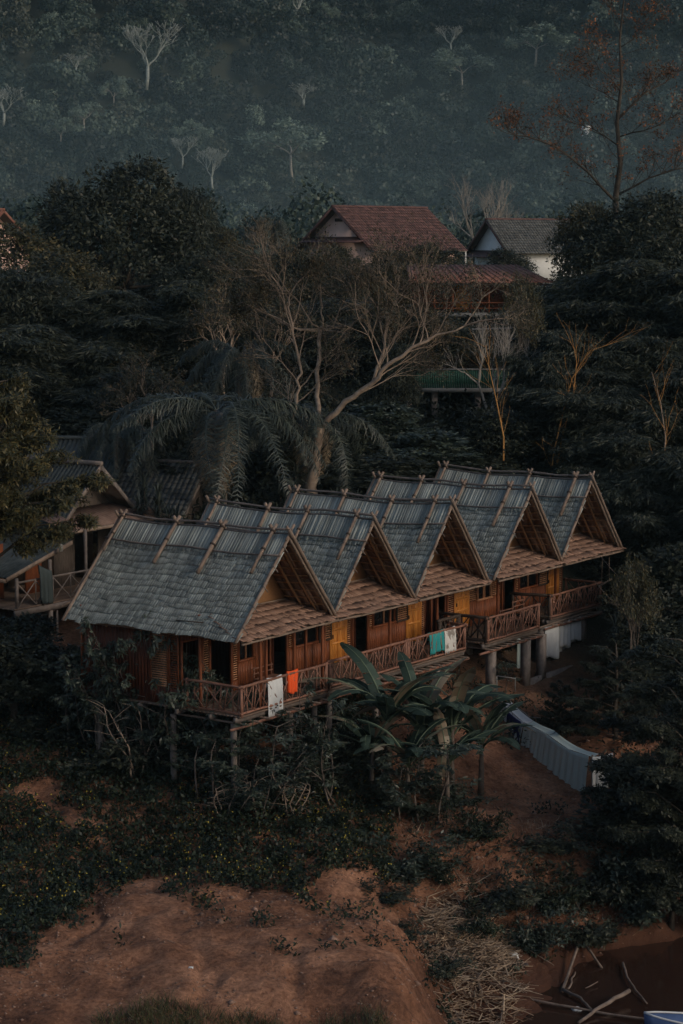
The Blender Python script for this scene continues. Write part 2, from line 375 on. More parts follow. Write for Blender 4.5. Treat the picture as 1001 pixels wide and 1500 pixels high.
def axis(segs):
    out = []
    for a, b, st in segs: out.extend(np.arange(a, b, st))
    out.append(segs[-1][1]); return np.array(out)
gx = axis([(-700, -200, 25), (-200, -60, 8), (-60, -22, 2), (-22, -11, 0.6), (-11, 13, 0.13), (13, 26, 0.6), (26, 60, 2), (60, 200, 8), (200, 700, 25)])
gy = axis([(-60, 30, 8), (30, 47, 1.2), (47, 70, 0.12), (70, 80, .25), (80, 95, 0.5), (95, 170, 2), (170, 560, 12), (560, 1060, 9)])
GX, GY = np.meshgrid(gx, gy)
GZ = gh(GX.ravel(), GY.ravel())
nx, ny = len(gx), len(gy)
idx = np.arange(nx * ny).reshape(ny, nx)
Q = np.stack([idx[:-1, :-1], idx[:-1, 1:], idx[1:, 1:], idx[1:, :-1]], -1).reshape(-1, 4)

def ground_mat():
    m, n, out = _new('red_earth_and_undergrowth')
    v = _map(n, (1, 1, 1))
    t = _noise(n, v, 0.5, 8, 0.7); t2 = _noise(n, v, 7.0, 5, 0.7)
    c = _ramp(n, t.outputs['Fac'], [(0.33, (0.10, 0.048, 0.03)), (0.5, (0.25, 0.12, 0.07)), (0.72, (0.45, 0.235, 0.142))]).outputs[0]
    c = _mul(n, c, _ramp(n, t2.outputs['Fac'], [(0.3, (0.5, 0.47, 0.45)), (0.62, (1.2, 1.2, 1.2))]).outputs[0])
    # wetter, redder and darker soil near the river; leaf litter far behind the huts
    sx = n.nodes.new('ShaderNodeSeparateXYZ'); n.links.new(v, sx.inputs[0])
    wet = n.nodes.new('ShaderNodeMapRange'); n.links.new(sx.outputs['Z'], wet.inputs[0])
    wet.inputs[1].default_value = 0.0; wet.inputs[2].default_value = 3.1; wet.inputs[3].default_value = 1; wet.inputs[4].default_value = 0
    mx = n.nodes.new('ShaderNodeMixRGB'); n.links.new(wet.outputs[0], mx.inputs[0]); n.links.new(c, mx.inputs[1]); mx.inputs[2].default_value = (0.075, 0.034, 0.021, 1)
    far = n.nodes.new('ShaderNodeMapRange'); n.links.new(sx.outputs['Y'], far.inputs[0])
    far.inputs[1].default_value = 76; far.inputs[2].default_value = 90; far.inputs[3].default_value = 0; far.inputs[4].default_value = 1
    mx2 = n.nodes.new('ShaderNodeMixRGB'); n.links.new(far.outputs[0], mx2.inputs[0]); n.links.new(mx.outputs[0], mx2.inputs[1]); mx2.inputs[2].default_value = (0.03, 0.032, 0.022, 1)
    b = n.nodes.new('ShaderNodeBsdfPrincipled'); b.inputs['Roughness'].default_value = 0.95; b.inputs['Specular IOR Level'].default_value = 0.15
    n.links.new(mx2.outputs[0], b.inputs['Base Color'])
    bp = n.nodes.new('ShaderNodeBump'); bp.inputs['Strength'].default_value = 1.0; bp.inputs['Distance'].default_value = 0.16
    ad = n.nodes.new('ShaderNodeMath'); ad.operation = 'MULTIPLY_ADD'; ad.inputs[1].default_value = 0.5
    n.links.new(t2.outputs['Fac'], ad.inputs[0]); n.links.new(t.outputs['Fac'], ad.inputs[2])
    n.links.new(ad.outputs[0], bp.inputs['Height']); n.links.new(bp.outputs[0], b.inputs['Normal'])
    n.links.new(b.outputs[0], out.inputs[0]); return m
mb = MB(); mb.quads(np.stack([GX.ravel(), GY.ravel(), GZ], -1), Q)
ground = mb.build('ground', ground_mat(), smooth=True); tag(ground, kind='structure')

# river
mw, n, out = _new('muddy_water')
b = n.nodes.new('ShaderNodeBsdfPrincipled'); b.inputs['Roughness'].default_value = 0.12
b.inputs['Base Color'].default_value = (0.038, 0.019, 0.013, 1); b.inputs['Specular IOR Level'].default_value = 0.35
v = _map(n, (1, 1.5, 1)); t = _noise(n, v, 1.6, 3); bp = n.nodes.new('ShaderNodeBump'); bp.inputs['Strength'].default_value = 0.15; bp.inputs['Distance'].default_value = 0.05
n.links.new(t.outputs['Fac'], bp.inputs['Height']); n.links.new(bp.outputs[0], b.inputs['Normal']); n.links.new(b.outputs[0], out.inputs[0])
mb = MB(); mb.add([(-100, 8, 0), (100, 8, 0), (100, 72, 0), (-100, 72, 0)], [(0, 1, 2, 3)])
water = mb.build('river', mw); tag(water, kind='structure')
# ------------------------------------------------------------------ huts
U = Vector((0.574, 0.819, 0)); VF = Vector((0.819, -0.574, 0)); O0 = Vector((-1.65, 70, 0))
HROT = math.atan2(0.819, 0.574)
def rowpt(s, e=0.0, z=0.0): return O0 + U * s + VF * e + Vector((0, 0, z))

APZ, EVZ, DKZ = 7.54, 4.5, 2.0         # local heights above hut root (z = 5)
RL = 7.2

def shingle_slope(mb, rng, side, w, y0=0.0, y1=RL, cap=0.95):
    """courses of shingles from the eave up to the ridge cap on one slope"""
    ex = side * w
    d = Vector((-ex, 0, APZ - EVZ)); Ls = d.length; d.normalize()           # up the slope
    nrm = Vector((side * (APZ - EVZ), 0, w)).normalized()
    exp = 0.245; n = int((Ls - cap + 0.2) / exp) + 1
    for i in range(n):
        t0 = i * exp
        y = y0 - 0.03 + rng.uniform(-0.1, 0)
        drift = rng.uniform(-0.02, 0.02)
        while y < y1:
            wd = rng.uniform(0.2, 0.42)
            if y + wd > y1 + 0.08: wd = y1 + 0.08 - y
            if wd < 0.05: break
            # a shingle is two or three slats of uneven length lying side by side
            k = max(2, int(wd / 0.085)); sw = wd / k; base = t0 + drift + rng.uniform(-0.055, 0.055) + 0.025 * math.sin(y * 1.7 + i)
            lift = 0.0
            for j in range(k):
                b0 = base + rng.uniform(-0.012, 0.012)
                p = Vector((ex, y + j * sw, EVZ)) + d * (b0 - 0.03) + nrm * (0.052 + lift)
                mb.slab(p, d * 0.40 - nrm * (0.036), Vector((0, sw * 1.0, 0)), nrm * 0.014)
            y += wd
def ridge_cap(mb, rng, side, w, y0=0.0, y1=RL, cap=0.98):
    ex = side * w
    d = Vector((-ex, 0, APZ - EVZ)); d.normalize()
    nrm = Vector((side * (APZ - EVZ), 0, w)).normalized()
    top = Vector((0, 0, APZ))
    y = y0 - 0.04
    while y < y1 + 0.02:
        wd = rng.uniform(0.07, 0.15)
        ln = cap + rng.uniform(-0.05, 0.05)
        p = top + Vector((0, y, 0)) - d * ln + nrm * (0.085 + rng.uniform(0, 0.012))
        mb.slab(p, d * (ln + 0.03), Vector((0, wd * 1.0, 0)), nrm * 0.014)
        y += wd
def canopy_mesh(mb, rng, wl, wr):
    P0 = (-0.22, EVZ - 0.02); P1 = (1.5, EVZ + 0.62)       # (y, z)
    d = Vector((0, P1[0] - P0[0], P1[1] - P0[1])); Ls = d.length; d.normalize()
    nrm = Vector((0, -(P1[1] - P0[1]), P1[0] - P0[0])).normalized()
    n = 5
    for i in range(n + 1):
        t0 = Ls * i / n * 0.97; f = t0 / Ls
        xl = -(wl - 0.04) * (1 - f) - 1.95 * f * wl / 2.45 - 0.0; xr = (wr + 0.06) * (1 - f) + 1.95 * f * wr / 2.45
        x = xl + rng.uniform(-0.05, 0)
        while x < xr:
            wd = rng.uniform(0.09, 0.26); k = rng.choice([1, 2]); sw = wd / k; off = rng.uniform(-0.07, 0.07) * (1 if i < 3 else .4); lift = rng.uniform(0, 0.009)
            for j in range(k):
                o2 = off + rng.uniform(-0.025, 0.025) + 0.03 * math.sin(x * 2.1 + i * 1.3)
                ln = 0.48
                if t0 + o2 - 0.04 + ln > Ls: ln = Ls - t0 - o2 + 0.04
                if ln < 0.05: continue
                p = Vector((x + j * sw, P0[0], P0[1])) + d * (t0 + o2 - 0.04) + nrm * (0.05 + lift)
                mb.slab(p, Vector((sw * 1.0, 0, 0)), d * ln - nrm * 0.04, nrm * 0.014)
            x += wd + 0.005

def louvre(parent, x0, x1, z0, z1, y, axis_='x', frame=True, mat_='louvre'):
    """horizontal bamboo slats between two stiles"""
    mb = MB(); n = int((z1 - z0) / 0.075)
    for i in range(n):
        z = z0 + (i + 0.5) * (z1 - z0) / n
        if axis_ == 'x': mb.box(((x0 + x1) / 2, y, z), (x1 - x0, 0.022, 0.042))
        else: mb.box((y, (x0 + x1) / 2, z), (0.022, x1 - x0, 0.042))
    o = mb.build('louvre_panel', M[mat_], parent)
    if frame:
        mb = MB()
        for xx in (x0 + 0.02, x1 - 0.02):
            if axis_ == 'x': mb.box((xx, y - 0.005, (z0 + z1) / 2), (0.045, 0.05, z1 - z0 + 0.02))
            else: mb.box((y, xx, (z0 + z1) / 2), (0.05, 0.045, z1 - z0 + 0.02))
        mb.build('louvre_stile', M['redwood'], o)
    return o
def planks(mb, x0, x1, z0, z1, y, rng, w=0.14, th=0.03, ax='x'):
    n = max(1, round((x1 - x0) / w)); w = (x1 - x0) / n
    for i in range(n):
        a = x0 + i * w
        o = rng.uniform(0, 0.006)
        if ax == 'x': mb.b2(a + 0.003, a + w - 0.003, y + o, y + th + o, z0, z1)
        else: mb.b2(y + o, y + th + o, a + 0.003, a + w - 0.003, z0, z1)

def front_wall(root, layout, y, zb, zt, rng):
    wall = MB()
    hdr = zt - 0.75 if zt - zb > 2.7 else zt - 0.35
    hdr = zb + 2.15
    xs0 = min(s[0] for s in layout); xs1 = max(s[1] for s in layout)
    planks(wall, xs0, xs1, hdr, zt, y, rng)
    wall.build('front_wall', M['redwood'], root)
    for (x0, x1, k) in layout:
        wall = MB()
        if k == 'wall': planks(wall, x0, x1, zb, hdr, y, rng)
        elif k == 'louvre':
            planks(wall, x0, x1, zb, zb + 0.35, y, rng); louvre(root, x0, x1, zb + 0.36, hdr, y + 0.01)
        elif k == 'slimlouvre':
            louvre(root, x0, x1, zb, hdr, y + 0.01)
        elif k == 'lowlouvre':
            planks(wall, x0, x1, zb, zb + 1.0, y, rng); louvre(root, x0, x1, zb + 1.01, hdr, y + 0.01)
        elif k == 'open':
            fr = MB()
            for xx in (x0 + 0.04, x1 - 0.04): fr.b2(xx - 0.035, xx + 0.035, y - 0.03, y + 0.06, zb, hdr)
            fr.b2(x0 + 0.077, x1 - 0.077, y - 0.03, y + 0.06, hdr - 0.07, hdr)
            fr.build('door_frame', M['redwood'], root)
        elif k == 'door':
            d = MB()
            planks(d, x0 + 0.07, x1 - 0.07, zb + 0.03, hdr - 0.03, y - 0.005, rng, 0.19, 0.035)
            dd = d.build('door', M['orange'], root)
            fr = MB()
            w_ = 0.075
            for xx in (x0 + 0.035, x1 - 0.035): fr.b2(xx - 0.033, xx + 0.033, y - 0.035, y + 0.045, zb, hdr)
            fr.b2(x0 + 0.07, x1 - 0.07, y - 0.035, y + 0.045, hdr - 0.03, hdr + 0.03)
            fr.build('door_frame', M['orange'], dd)
            ra = MB()
            for zz in (zb + 0.12, zb + 0.75, zb + 1.25, hdr - 0.13): ra.b2(x0 + 0.1, x1 - 0.1, y - 0.03, y - 0.006, zz - 0.05, zz + 0.05)
            for xx in (x0 + 0.12, x1 - 0.12, (x0 + x1) / 2): ra.b2(xx - 0.035, xx + 0.035, y - 0.028, y - 0.0065, zb + 0.05, hdr - 0.06)
            ra.build('door_rail', M['orange'], dd)
            ha = MB(); ha.box((x0 + 0.13, y - 0.055, zb + 1.02), (0.025, 0.04, 0.14)); ha.build('handle', M['darkwood'], dd)
        elif k in ('window', 'window4'):
            planks(wall, x0, x1, zb, zb + 0.95, y, rng)
            fr = MB()
            for xx in (x0 + 0.035, x1 - 0.035): fr.b2(xx - 0.035, xx + 0.035, y - 0.035, y + 0.06, zb + 0.95, hdr)
            fr.b2(x0 + 0.072, x1 - 0.072, y - 0.035, y + 0.06, hdr - 0.065, hdr)
            fr.b2(x0 - 0.05, x1 + 0.05, y - 0.08, y + 0.06, zb + 0.952, zb + 1.02)
            f = fr.build('window_frame', M['louvre' if k == 'window4' else 'redwood'], root)
            mu = MB(); c = (x0 + x1) / 2
            if k == 'window4': mu.b2(c - 0.09, c + 0.09, y - 0.02, y + 0.03, zb + 1.022, hdr - 0.067); mu.b2(x0 + 0.072, x1 - 0.072, y - 0.015, y + 0.025, zb + 1.5, zb + 1.58)
            else: mu.b2(c - 0.03, c + 0.03, y - 0.02, y + 0.03, zb + 1.022, hdr - 0.067)
            mu.build('mullion', M['louvre'], f)
            gp = MB(); gp.b2(x0 + 0.072, x1 - 0.072, y + 0.035, y + 0.04, zb + 1.022, hdr - 0.067); gp.build('pane', M['pane'], f)
        elif k == 'shutter':
            planks(wall, x0, x1, zb, zb + 0.95, y, rng)
            sh = louvre(root, x0 + 0.05, x1 - 0.05, zb + 1.0, hdr - 0.03, y - 0.07, frame=False)
            sh.name = 'shutter'
            fr = MB()
            for xx in (x0 + 0.025, x1 - 0.025): fr.b2(xx - 0.03, xx + 0.03, y - 0.1, y - 0.045, zb + 0.94, hdr)
            for zz in (zb + 0.97, hdr - 0.02): fr.b2(x0 + 0.057, x1 - 0.057, y - 0.1, y - 0.045, zz - 0.03, zz + 0.03)
            fr.build('shutter_frame', M['darkwood'], sh)
            ba = MB(); planks(ba, x0, x1, zb + 0.952, hdr, y + 0.01, rng); ba.build('backing_board', M['darkwood'], sh)
        if wall.v: wall.build('wall_panel', M['redwood'], root)

def railing(root, pts, zb, zt, rng, mat_='rail', r=0.036, dens=0.22, flat=False):
    """rustic railing along a polyline: top and bottom poles with crossed sticks between"""
    la = MB(); tp = MB(); bt = MB(); posts_ = []
    for a, b in zip(pts[:-1], pts[1:]):
        a = Vector(a); b = Vector(b); Lg = (b - a).length; d = (b - a).normalized()
        tp.pole(a + Vector((0, 0, zt)) - d * 0.12, b + Vector((0, 0, zt)) + d * 0.12, r * 1.35, 7, rng, 0.012)
        bt.pole(a + Vector((0, 0, zb)) - d * 0.06, b + Vector((0, 0, zb)) + d * 0.06, r * 1.2, 7, rng, 0.012)
        n = max(2, int(Lg / 0.62)); st = Lg / n
        for i in range(n):
            x0 = i * st; x1 = x0 + st
            for (u0, u1) in ((x0, x1), (x1, x0), (x0 + st * 0.5, x0 + st * 0.5 + rng.uniform(-.08, .08)), (x0 + 0.03, x0 + 0.25 * st), (x0 + 0.75 * st, x1 - 0.02)):
                if rng.random() < 0.06: continue
                off = Vector((rng.uniform(-.02, .02), rng.uniform(-.02, .02), 0))
                la.pole(a + d * (u0 + rng.uniform(-.04, .04)) + Vector((0, 0, zb)) + off, a + d * (u1 + rng.uniform(-.04, .04)) + Vector((0, 0, zt)) + off, r * rng.uniform(0.5, 0.72), 5, rng, 0.008)
    for p in pts:
        po = MB(); po.pole(Vector(p) + Vector((0, 0, zb - 0.12)), Vector(p) + Vector((0, 0, zt + 0.06)), r * 1.5, 7, rng, 0.006); posts_.append(po)
    rl = la.build('railing', M[mat_], root)
    tp.build('top_rail', M[mat_], rl); bt.build('bottom_rail', M[mat_], rl); [po.build('railing_post', M[mat_], rl) for po in posts_]
    return rl

def hut(s, label, wl, wr, layout, seed, deck, posts, clamps, rails, sidewin=False, beams=True):
    rng = random.Random(seed)
    root = thing('thatched_hut', label, 'hut', rowpt(s, 0, 5.0), HROT + (seed - 3) * 0.004 * (-1) ** seed, 'stilt huts in one row')
    # shingled roof and cap
    mb = MB(); shingle_slope(mb, rng, -1, wl); shingle_slope(mb, rng, 1, wr)
    roof = mb.build('roof', M['shingle'], root)
    mb = MB(); ridge_cap(mb, rng, -1, wl); ridge_cap(mb, rng, 1, wr)
    mb.build('ridge_cap', M['shingle'], roof)
    # matting below the shingles
    mb = MB()
    for sd, w in ((-1, wl), (1, wr)):
        d = Vector((-sd * w, 0, APZ - EVZ)); nr = Vector((sd * (APZ - EVZ), 0, w)).normalized()
        for q in range(24): mb.slab(Vector((sd * w, 0.03 + (RL - .06) * q / 24, EVZ)) - nr * 0.045, d * .5, Vector((0, (RL - 0.06) / 24, 0)), nr * 0.02); mb.slab(Vector((sd * w, 0.03 + (RL - .06) * q / 24, EVZ)) - nr * 0.045 + d * .5, d * .5, Vector((0, (RL - 0.06) / 24, 0)), nr * 0.02)
    mb.build('roof_matting', M['mat_dark'], roof)
    mb = MB()
    for sd, w in ((-1, wl), (1, wr)):
        dn = Vector((-sd * w, 0, APZ - EVZ)); Ls = dn.length; dn.normalize(); nr = Vector((sd * (APZ - EVZ), 0, w)).normalized()
        for k in range(1, 11):
            t = k / 11 * Ls
            p = Vector((sd * w, 0, EVZ)) + dn * t - nr * 0.07
            mb.pole(p + Vector((0, 0.04, 0)), p + Vector((0, RL - .04, 0)), 0.022, 5)
        for y in (0.45, 0.95, 2.5, 4, 5.5, RL - .4):
            p = Vector((sd * w, y, EVZ)) - nr * 0.10
            mb.pole(p, p + dn * (Ls - 0.05), 0.04, 6)
    mb.build('rafters', M['mat_weave'], roof)
    # rake poles along both gable ends
    for fr, yy in (('front', -0.05), ('rear', RL + 0.05)):
        for sd, w in ((-1, wl), (1, wr)):
            d = Vector((-sd * w, 0, APZ - EVZ)).normalized(); nr = Vector((sd * (APZ - EVZ), 0, w)).normalized()
            e = Vector((sd * w, yy, EVZ)); a = Vector((0, yy, APZ))
            mb = MB()
            mb.pole(e - d * 0.1 + nr * 0.07, a + d * (0.42 if sd > 0 else 0.05) + nr * 0.08, 0.055, 8, rng, 0.008)
            if sd > 0 and fr == 'front':
                mb.pole(e - d * 0.02 - nr * 0.07 + Vector((0, -0.03, 0)), a + d * 0.02 - nr * 0.10 + Vector((0, -0.03, 0)), 0.05, 8, rng, 0.008)
                mb.pole(e - d * 0.12 + nr * 0.0 + Vector((0, -0.10, 0)), a + d * 0.34 + Vector((0, -0.10, 0)), 0.06, 8, rng, 0.008)
            rp = mb.build('rake_pole', M['bamboo'], root)
            if fr == 'front':
                Lr = (a - e).length
                for k in range(5):
                    p = e + d * (Lr * (0.12 + 0.19 * k)); mb = MB()
                    mb.tube([p - nr * 0.16 + Vector((0, -.05, 0)), p + nr * 0.17 + Vector((0, -.05, 0))], 0.02, 5)
                    mb.build('lashing', M['black'] if sd > 0 else M['bamboo_grey'], rp)
                # short finial crossing at the apex
                if sd < 0:
                    mb = MB(); mb.pole(a - d * 0.25 + nr * 0.12, a + d * 0.42 + nr * 0.12, 0.045, 7, rng, 0.006); mb.build('finial', M['bamboo'], rp)
    # ridge poles and long battens
    mb = MB()
    mb.pole((0, -0.12, APZ + 0.26), (0, RL + 0.18, APZ + 0.27), 0.042, 8, rng, 0.012)
    mb.build('ridge_pole', M['bamboo_grey'], root)
    mb = MB(); mb.pole((0.03, -0.08, APZ + 0.12), (0.0, RL + 0.08, APZ + 0.11), 0.035, 8, rng, 0.01)
    mb.build('ridge_pole', M['bamboo_grey'], root)
    for sd, w in ((-1, wl), (1, wr)):
        d = Vector((-sd * w, 0, APZ - EVZ)).normalized(); nr = Vector((sd * (APZ - EVZ), 0, w)).normalized()
        p = Vector((0, 0, APZ)) - d * 0.84 + nr * 0.14
        mb = MB(); mb.pole(p + Vector((0, -0.14, 0)), p + Vector((0, RL + 0.14, 0)), 0.034, 7, rng, 0.01)
        mb.build('batten_pole', M['bamboo_grey'], root)
    for (fy, ln0, rr) in clamps:
        y = RL * fy
        for sd, w in ((-1, wl), (1, wr)):
            d = Vector((-sd * w, 0, APZ - EVZ)).normalized(); nr = Vector((sd * (APZ - EVZ), 0, w)).normalized()
            c = Vector((0, y + sd * 0.05, APZ + 0.1)); ln = ln0 * 1.28
            mb = MB(); lo = c - d * ln + nr * 0.16
            mb.pole(lo, c + d * 0.3 + nr * 0.12, rr, 9, rng, 0.008)
            cp = mb.build('clamp_pole', M['bamboo'], root)
            for q in (0.0, 0.74 / ln):
                pp = (c + nr * 0.14).lerp(lo, q); mb = MB()
                mb.tube([pp - d * 0.03, pp + d * 0.03], rr * 1.35, 9)
                mb.build('lashing', M['darkwood'], cp)
    # gable wall of woven bamboo, set back; porch roof below it
    gy_, gz = 1.5, EVZ + 0.55
    for y0 in (gy_, RL - 0.3):
        mb = MB(); hl = wl * (APZ - gz) / (APZ - EVZ) - 0.06; hr = wr * (APZ - gz) / (APZ - EVZ) - 0.06
        ti = Vector((0, y0, APZ - 0.09)); A = [Vector((-hl, y0, gz)), Vector((hr, y0, gz)), ti]
        B = [p + Vector((0, 0.04, 0)) for p in A]
        mb.add(A + B, [(0, 1, 2), (5, 4, 3), (0, 3, 4, 1), (1, 4, 5, 2), (2, 5, 3, 0)])
        gw = mb.build('gable_wall', M['mat_weave'], root)
        if y0 == gy_:
            mb = MB(); mb.pole((-hl, y0 - 0.04, gz + 0.14), (hr, y0 - 0.04, gz + 0.14), 0.03, 6)
            mb.pole((-hl * 0.52, y0 - 0.03, gz + 1.15), (hr * 0.52, y0 - 0.03, gz + 1.15), 0.022, 6)
            mb.build('gable_trim', M['bamboo'], gw)
    mb = MB(); canopy_mesh(mb, rng, wl, wr)
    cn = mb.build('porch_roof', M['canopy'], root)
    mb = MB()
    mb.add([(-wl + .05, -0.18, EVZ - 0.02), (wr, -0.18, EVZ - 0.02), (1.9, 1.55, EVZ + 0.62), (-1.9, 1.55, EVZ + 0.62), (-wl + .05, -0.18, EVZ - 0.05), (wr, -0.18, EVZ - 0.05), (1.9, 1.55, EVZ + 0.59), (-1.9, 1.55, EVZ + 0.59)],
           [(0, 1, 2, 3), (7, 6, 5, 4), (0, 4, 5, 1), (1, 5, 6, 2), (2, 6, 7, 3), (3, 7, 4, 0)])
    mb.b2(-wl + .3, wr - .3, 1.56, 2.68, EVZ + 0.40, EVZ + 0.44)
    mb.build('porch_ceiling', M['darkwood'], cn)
    mb = MB(); mb.pole((-wl + 0.1, -0.16, EVZ - 0.09), (wr + 0.05, -0.16, EVZ - 0.09), 0.045, 8, rng, 0.012)
    mb.build('eave_pole', M['bamboo'], cn)
    # room
    yb = RL - 0.35; wz = EVZ + 0.55
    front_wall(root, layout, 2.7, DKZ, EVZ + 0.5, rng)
    for sd, w in ((-1, wl), (1, wr)):
        xw = sd * (min(w, 2.7) - 0.28)
        mb = MB(); lim = 2.74
        if sd < 0 and sidewin:
            planks(mb, 3.95, yb, DKZ, EVZ + 0.3, xw - 0.015, rng, 0.14, 0.03, 'y')
            planks(mb, lim, 3.95, DKZ, DKZ + 0.55, xw - 0.015, rng, 0.14, 0.03, 'y')
            louvre(root, lim, 3.15, DKZ + 0.56, EVZ + .2, xw, 'y', True, 'redwood'); louvre(root, 3.17, 3.93, DKZ + 0.56, EVZ + .2, xw - .01, 'y')
        else: planks(mb, lim, yb, DKZ, EVZ + 0.3, xw - 0.015, rng, 0.14, 0.03, 'y')
        mb.build('side_wall', M['redwood_shaded'], root)
    mb = MB(); planks(mb, -wl + 0.35, wr - 0.35, DKZ, EVZ + .5, yb, rng); mb.build('rear_wall', M['redwood'], root)
    # deck
    x0, x1, yf = deck
    mb = MB(); n = int((yb - yf) / 0.16)
    for i in range(n):
        yy = yf + (yb - yf) * i / n
        mb.b2(x0 if yy < 2.6 else -wl + .3, x1 if yy < 2.6 else wr - .3, yy, yy + 0.15, DKZ - 0.05 + rng.uniform(-.004, .004), DKZ)
    dk = mb.build('deck', M['deckwood'], root)
    mb = MB()
    for yy in (yf + 0.12, 1.2, 2.6, 4.2, 5.9):
        a_, b_ = (x0, x1) if yy < 2.6 else (-wl + .3, wr - .3)
        mb.b2(a_ - 0.1, b_ + 0.05, yy, yy + 0.1, DKZ - 0.21, DKZ - 0.055)
    mb.build('joist', M['bamboo_grey'], dk)
    mb = MB(); k = 9
    for i in range(k):
        xx = x0 + 0.15 + (x1 - x0 - 0.3) * i / (k - 1); mb.pole((xx, yf - 0.2, DKZ - 0.26), (xx, 2.9, DKZ - 0.26), 0.04, 6, rng, 0.01)
    mb.build('joist', M['bamboo'], dk)
    mb = MB(); mb.pole((x0 - 0.6, yf - 0.03, DKZ - 0.33), (x1 + 0.15, yf - 0.03, DKZ - 0.33), 0.05, 7, rng, 0.015); mb.build('edge_pole', M['rail'], dk)
    # stilts
    for (px_, py_, rr, mt) in posts:
        wp = rowpt(s + px_, -py_); zg = g(wp.x, wp.y) - 5.0 - 0.25
        mb = MB()
        if mt == 'square': mb.b2(px_ - rr, px_ + rr, py_ - rr, py_ + rr, zg, DKZ - 0.3)
        else: mb.pole((px_, py_, zg), (px_, py_, DKZ - 0.3), rr, 9, rng, 0.008)
        mb.build('stilt', M['post'], root)
    # porch posts
    for (px_, py_) in rails['posts']:
        mb = MB(); mb.pole((px_, py_, DKZ + 0.002), (px_, py_, EVZ - 0.02 + 0.36 * max(0, py_) - 0.02), 0.055, 8, rng, 0.008)
        mb.build('porch_post', M['redwood'], root)
    for pts in rails['front']: railing(root, pts, DKZ + 0.08, DKZ + 0.95, rng)
    for pts in rails.get('dark', []): railing(root, pts, DKZ + 0.08, DKZ + 0.95, rng, 'darkwood', 0.05)
    # a hand-built roof sags and wanders a little
    sag = rng.uniform(.05, .13); ph = rng.uniform(0, 6)
    for o in [c for c in root.children] + [q for c in root.children for q in c.children]:
        if o.type != 'MESH': continue
        n_ = len(o.data.vertices); a = np.empty(n_ * 3, dtype=np.float32); o.data.vertices.foreach_get('co', a); a = a.reshape(-1, 3)
        f_ = np.clip((a[:, 2] - 4.35) / 1.2, 0, 1); e_ = np.clip((a[:, 2] - 4.3) / .3, 0, 1) * np.clip(1.4 - f_, 0, 1)
        a[:, 2] += -sag * np.sin(np.clip(a[:, 1] / RL, 0, 1) * PI) * f_ + .035 * np.sin(a[:, 1] * 1.3 + ph) * f_ + .03 * np.sin(a[:, 1] * 2.1 + a[:, 0] * .7 + ph * 2) * e_
        a[:, 0] += .03 * np.sin(a[:, 1] * .9 + ph) * f_
        o.data.vertices.foreach_set('co', a.reshape(-1)); o.data.update()
    return root

LA = [(-2.45, -1.40, 'open'), (-1.40, -1.12, 'lowlouvre'), (-1.12, 0.38, 'window'), (0.38, 1.14, 'shutter'), (1.14, 2.18, 'door'), (2.18, 2.47, 'louvre')]
LB = [(-2.9, -1.82, 'open'), (-1.82, -1.22, 'louvre'), (-1.22, -0.10, 'door'), (-0.10, 0.52, 'lowlouvre'), (0.52, 1.60, 'window4'), (1.60, 2.36, 'lowlouvre')]
L1 = [(-2.35, -1.2, 'open'), (-1.2, -0.85, 'louvre'), (-0.85, 0.4, 'open'), (0.4, 0.72, 'louvre'), (0.72, 1.6, 'window'), (1.6, 2.3, 'wall')]
LA5 = LA
ring = lambda yf: None
def grid_posts(xs, ys, rr=0.11, kind='round'): return [(x, y, rr, kind) for x in xs for y in ys]
h1 = hut(-0.1, 'nearest hut, at the left end of the row, its whole left roof slope in view', 2.9, 2.5, L1, 1, (-2.62, 2.25, 0.05),
    grid_posts((-2.4, 0.7, 2.1), (0.5, 3.0, 6.2)), [(0.02, 1.15, 0.05), (0.42, 1.35, 0.07), (0.66, 1.5, 0.075), (0.985, 1.1, 0.05)][::-1] if False else [(0.985, 1.15, 0.05), (0.66, 1.35, 0.065), (0.38, 1.5, 0.075), (0.09, 1.35, 0.06)],
    {'front': [[(-2.55, 2.3, 0), (-2.55, 0.08, 0), (2.2, 0.08, 0)]], 'posts': [(-2.35, 1.9), (-1.15, 0.35), (0.05, 1.0), (1.5, 0.9), (2.3, 0.3)]}, sidewin=True)
h2 = hut(4.83, 'second hut from the left in the row, porch half hidden by banana leaves', 2.45, 2.45, LA, 2, (-2.4, 2.45, 0.2),
    grid_posts((-2.0, 0.85), (0.5, 3.0, 6.2)), [(0.96, 1.1, 0.05), (0.64, 1.3, 0.06), (0.4, 1.3, 0.06), (0.1, 1.4, 0.06)],
    {'front': [[(-2.3, 0.25, 0), (2.4, 0.25, 0)]], 'posts': [(-2.1, 1.4), (0.1, 2.2)]})
h3 = hut(9.84, 'middle hut of the row, porch rail hung with a teal and a white towel', 2.45, 2.45, LA, 3, (-2.5, 1.45, 0.2),
    grid_posts((-2.0, -0.1), (0.5, 3.0, 6.2)), [(0.97, 1.1, 0.05), (0.66, 1.3, 0.06), (0.36, 1.3, 0.06), (0.1, 1.4, 0.06)],
    {'front': [[(-2.45, 0.25, 0), (1.4, 0.25, 0), (1.4, 0.9, 0)]], 'dark': [[(1.6, 1.5, 0), (3.0, 1.5, 0)]], 'posts': [(-1.9, 1.4), (1.6, 1.6)]})
h4 = hut(15.62, 'fourth hut from the left, with a four-pane window and square concrete stilts', 2.75, 2.35, LB, 4, (-2.75, 1.3, 0.26),
    grid_posts((-2.3, 0.35, 1.6), (0.35, 3.0, 6.2), 0.15, 'square'), [(0.97, 1.1, 0.05), (0.7, 1.3, 0.055), (0.42, 1.3, 0.06), (0.13, 1.45, 0.07)],
    {'front': [[(-2.65, 0.3, 0), (1.25, 0.3, 0)]], 'dark': [[(-2.65, 2.5, 0), (-2.65, 0.36, 0)]], 'posts': [(-2.5, 2.2), (0.45, 1.7)]})
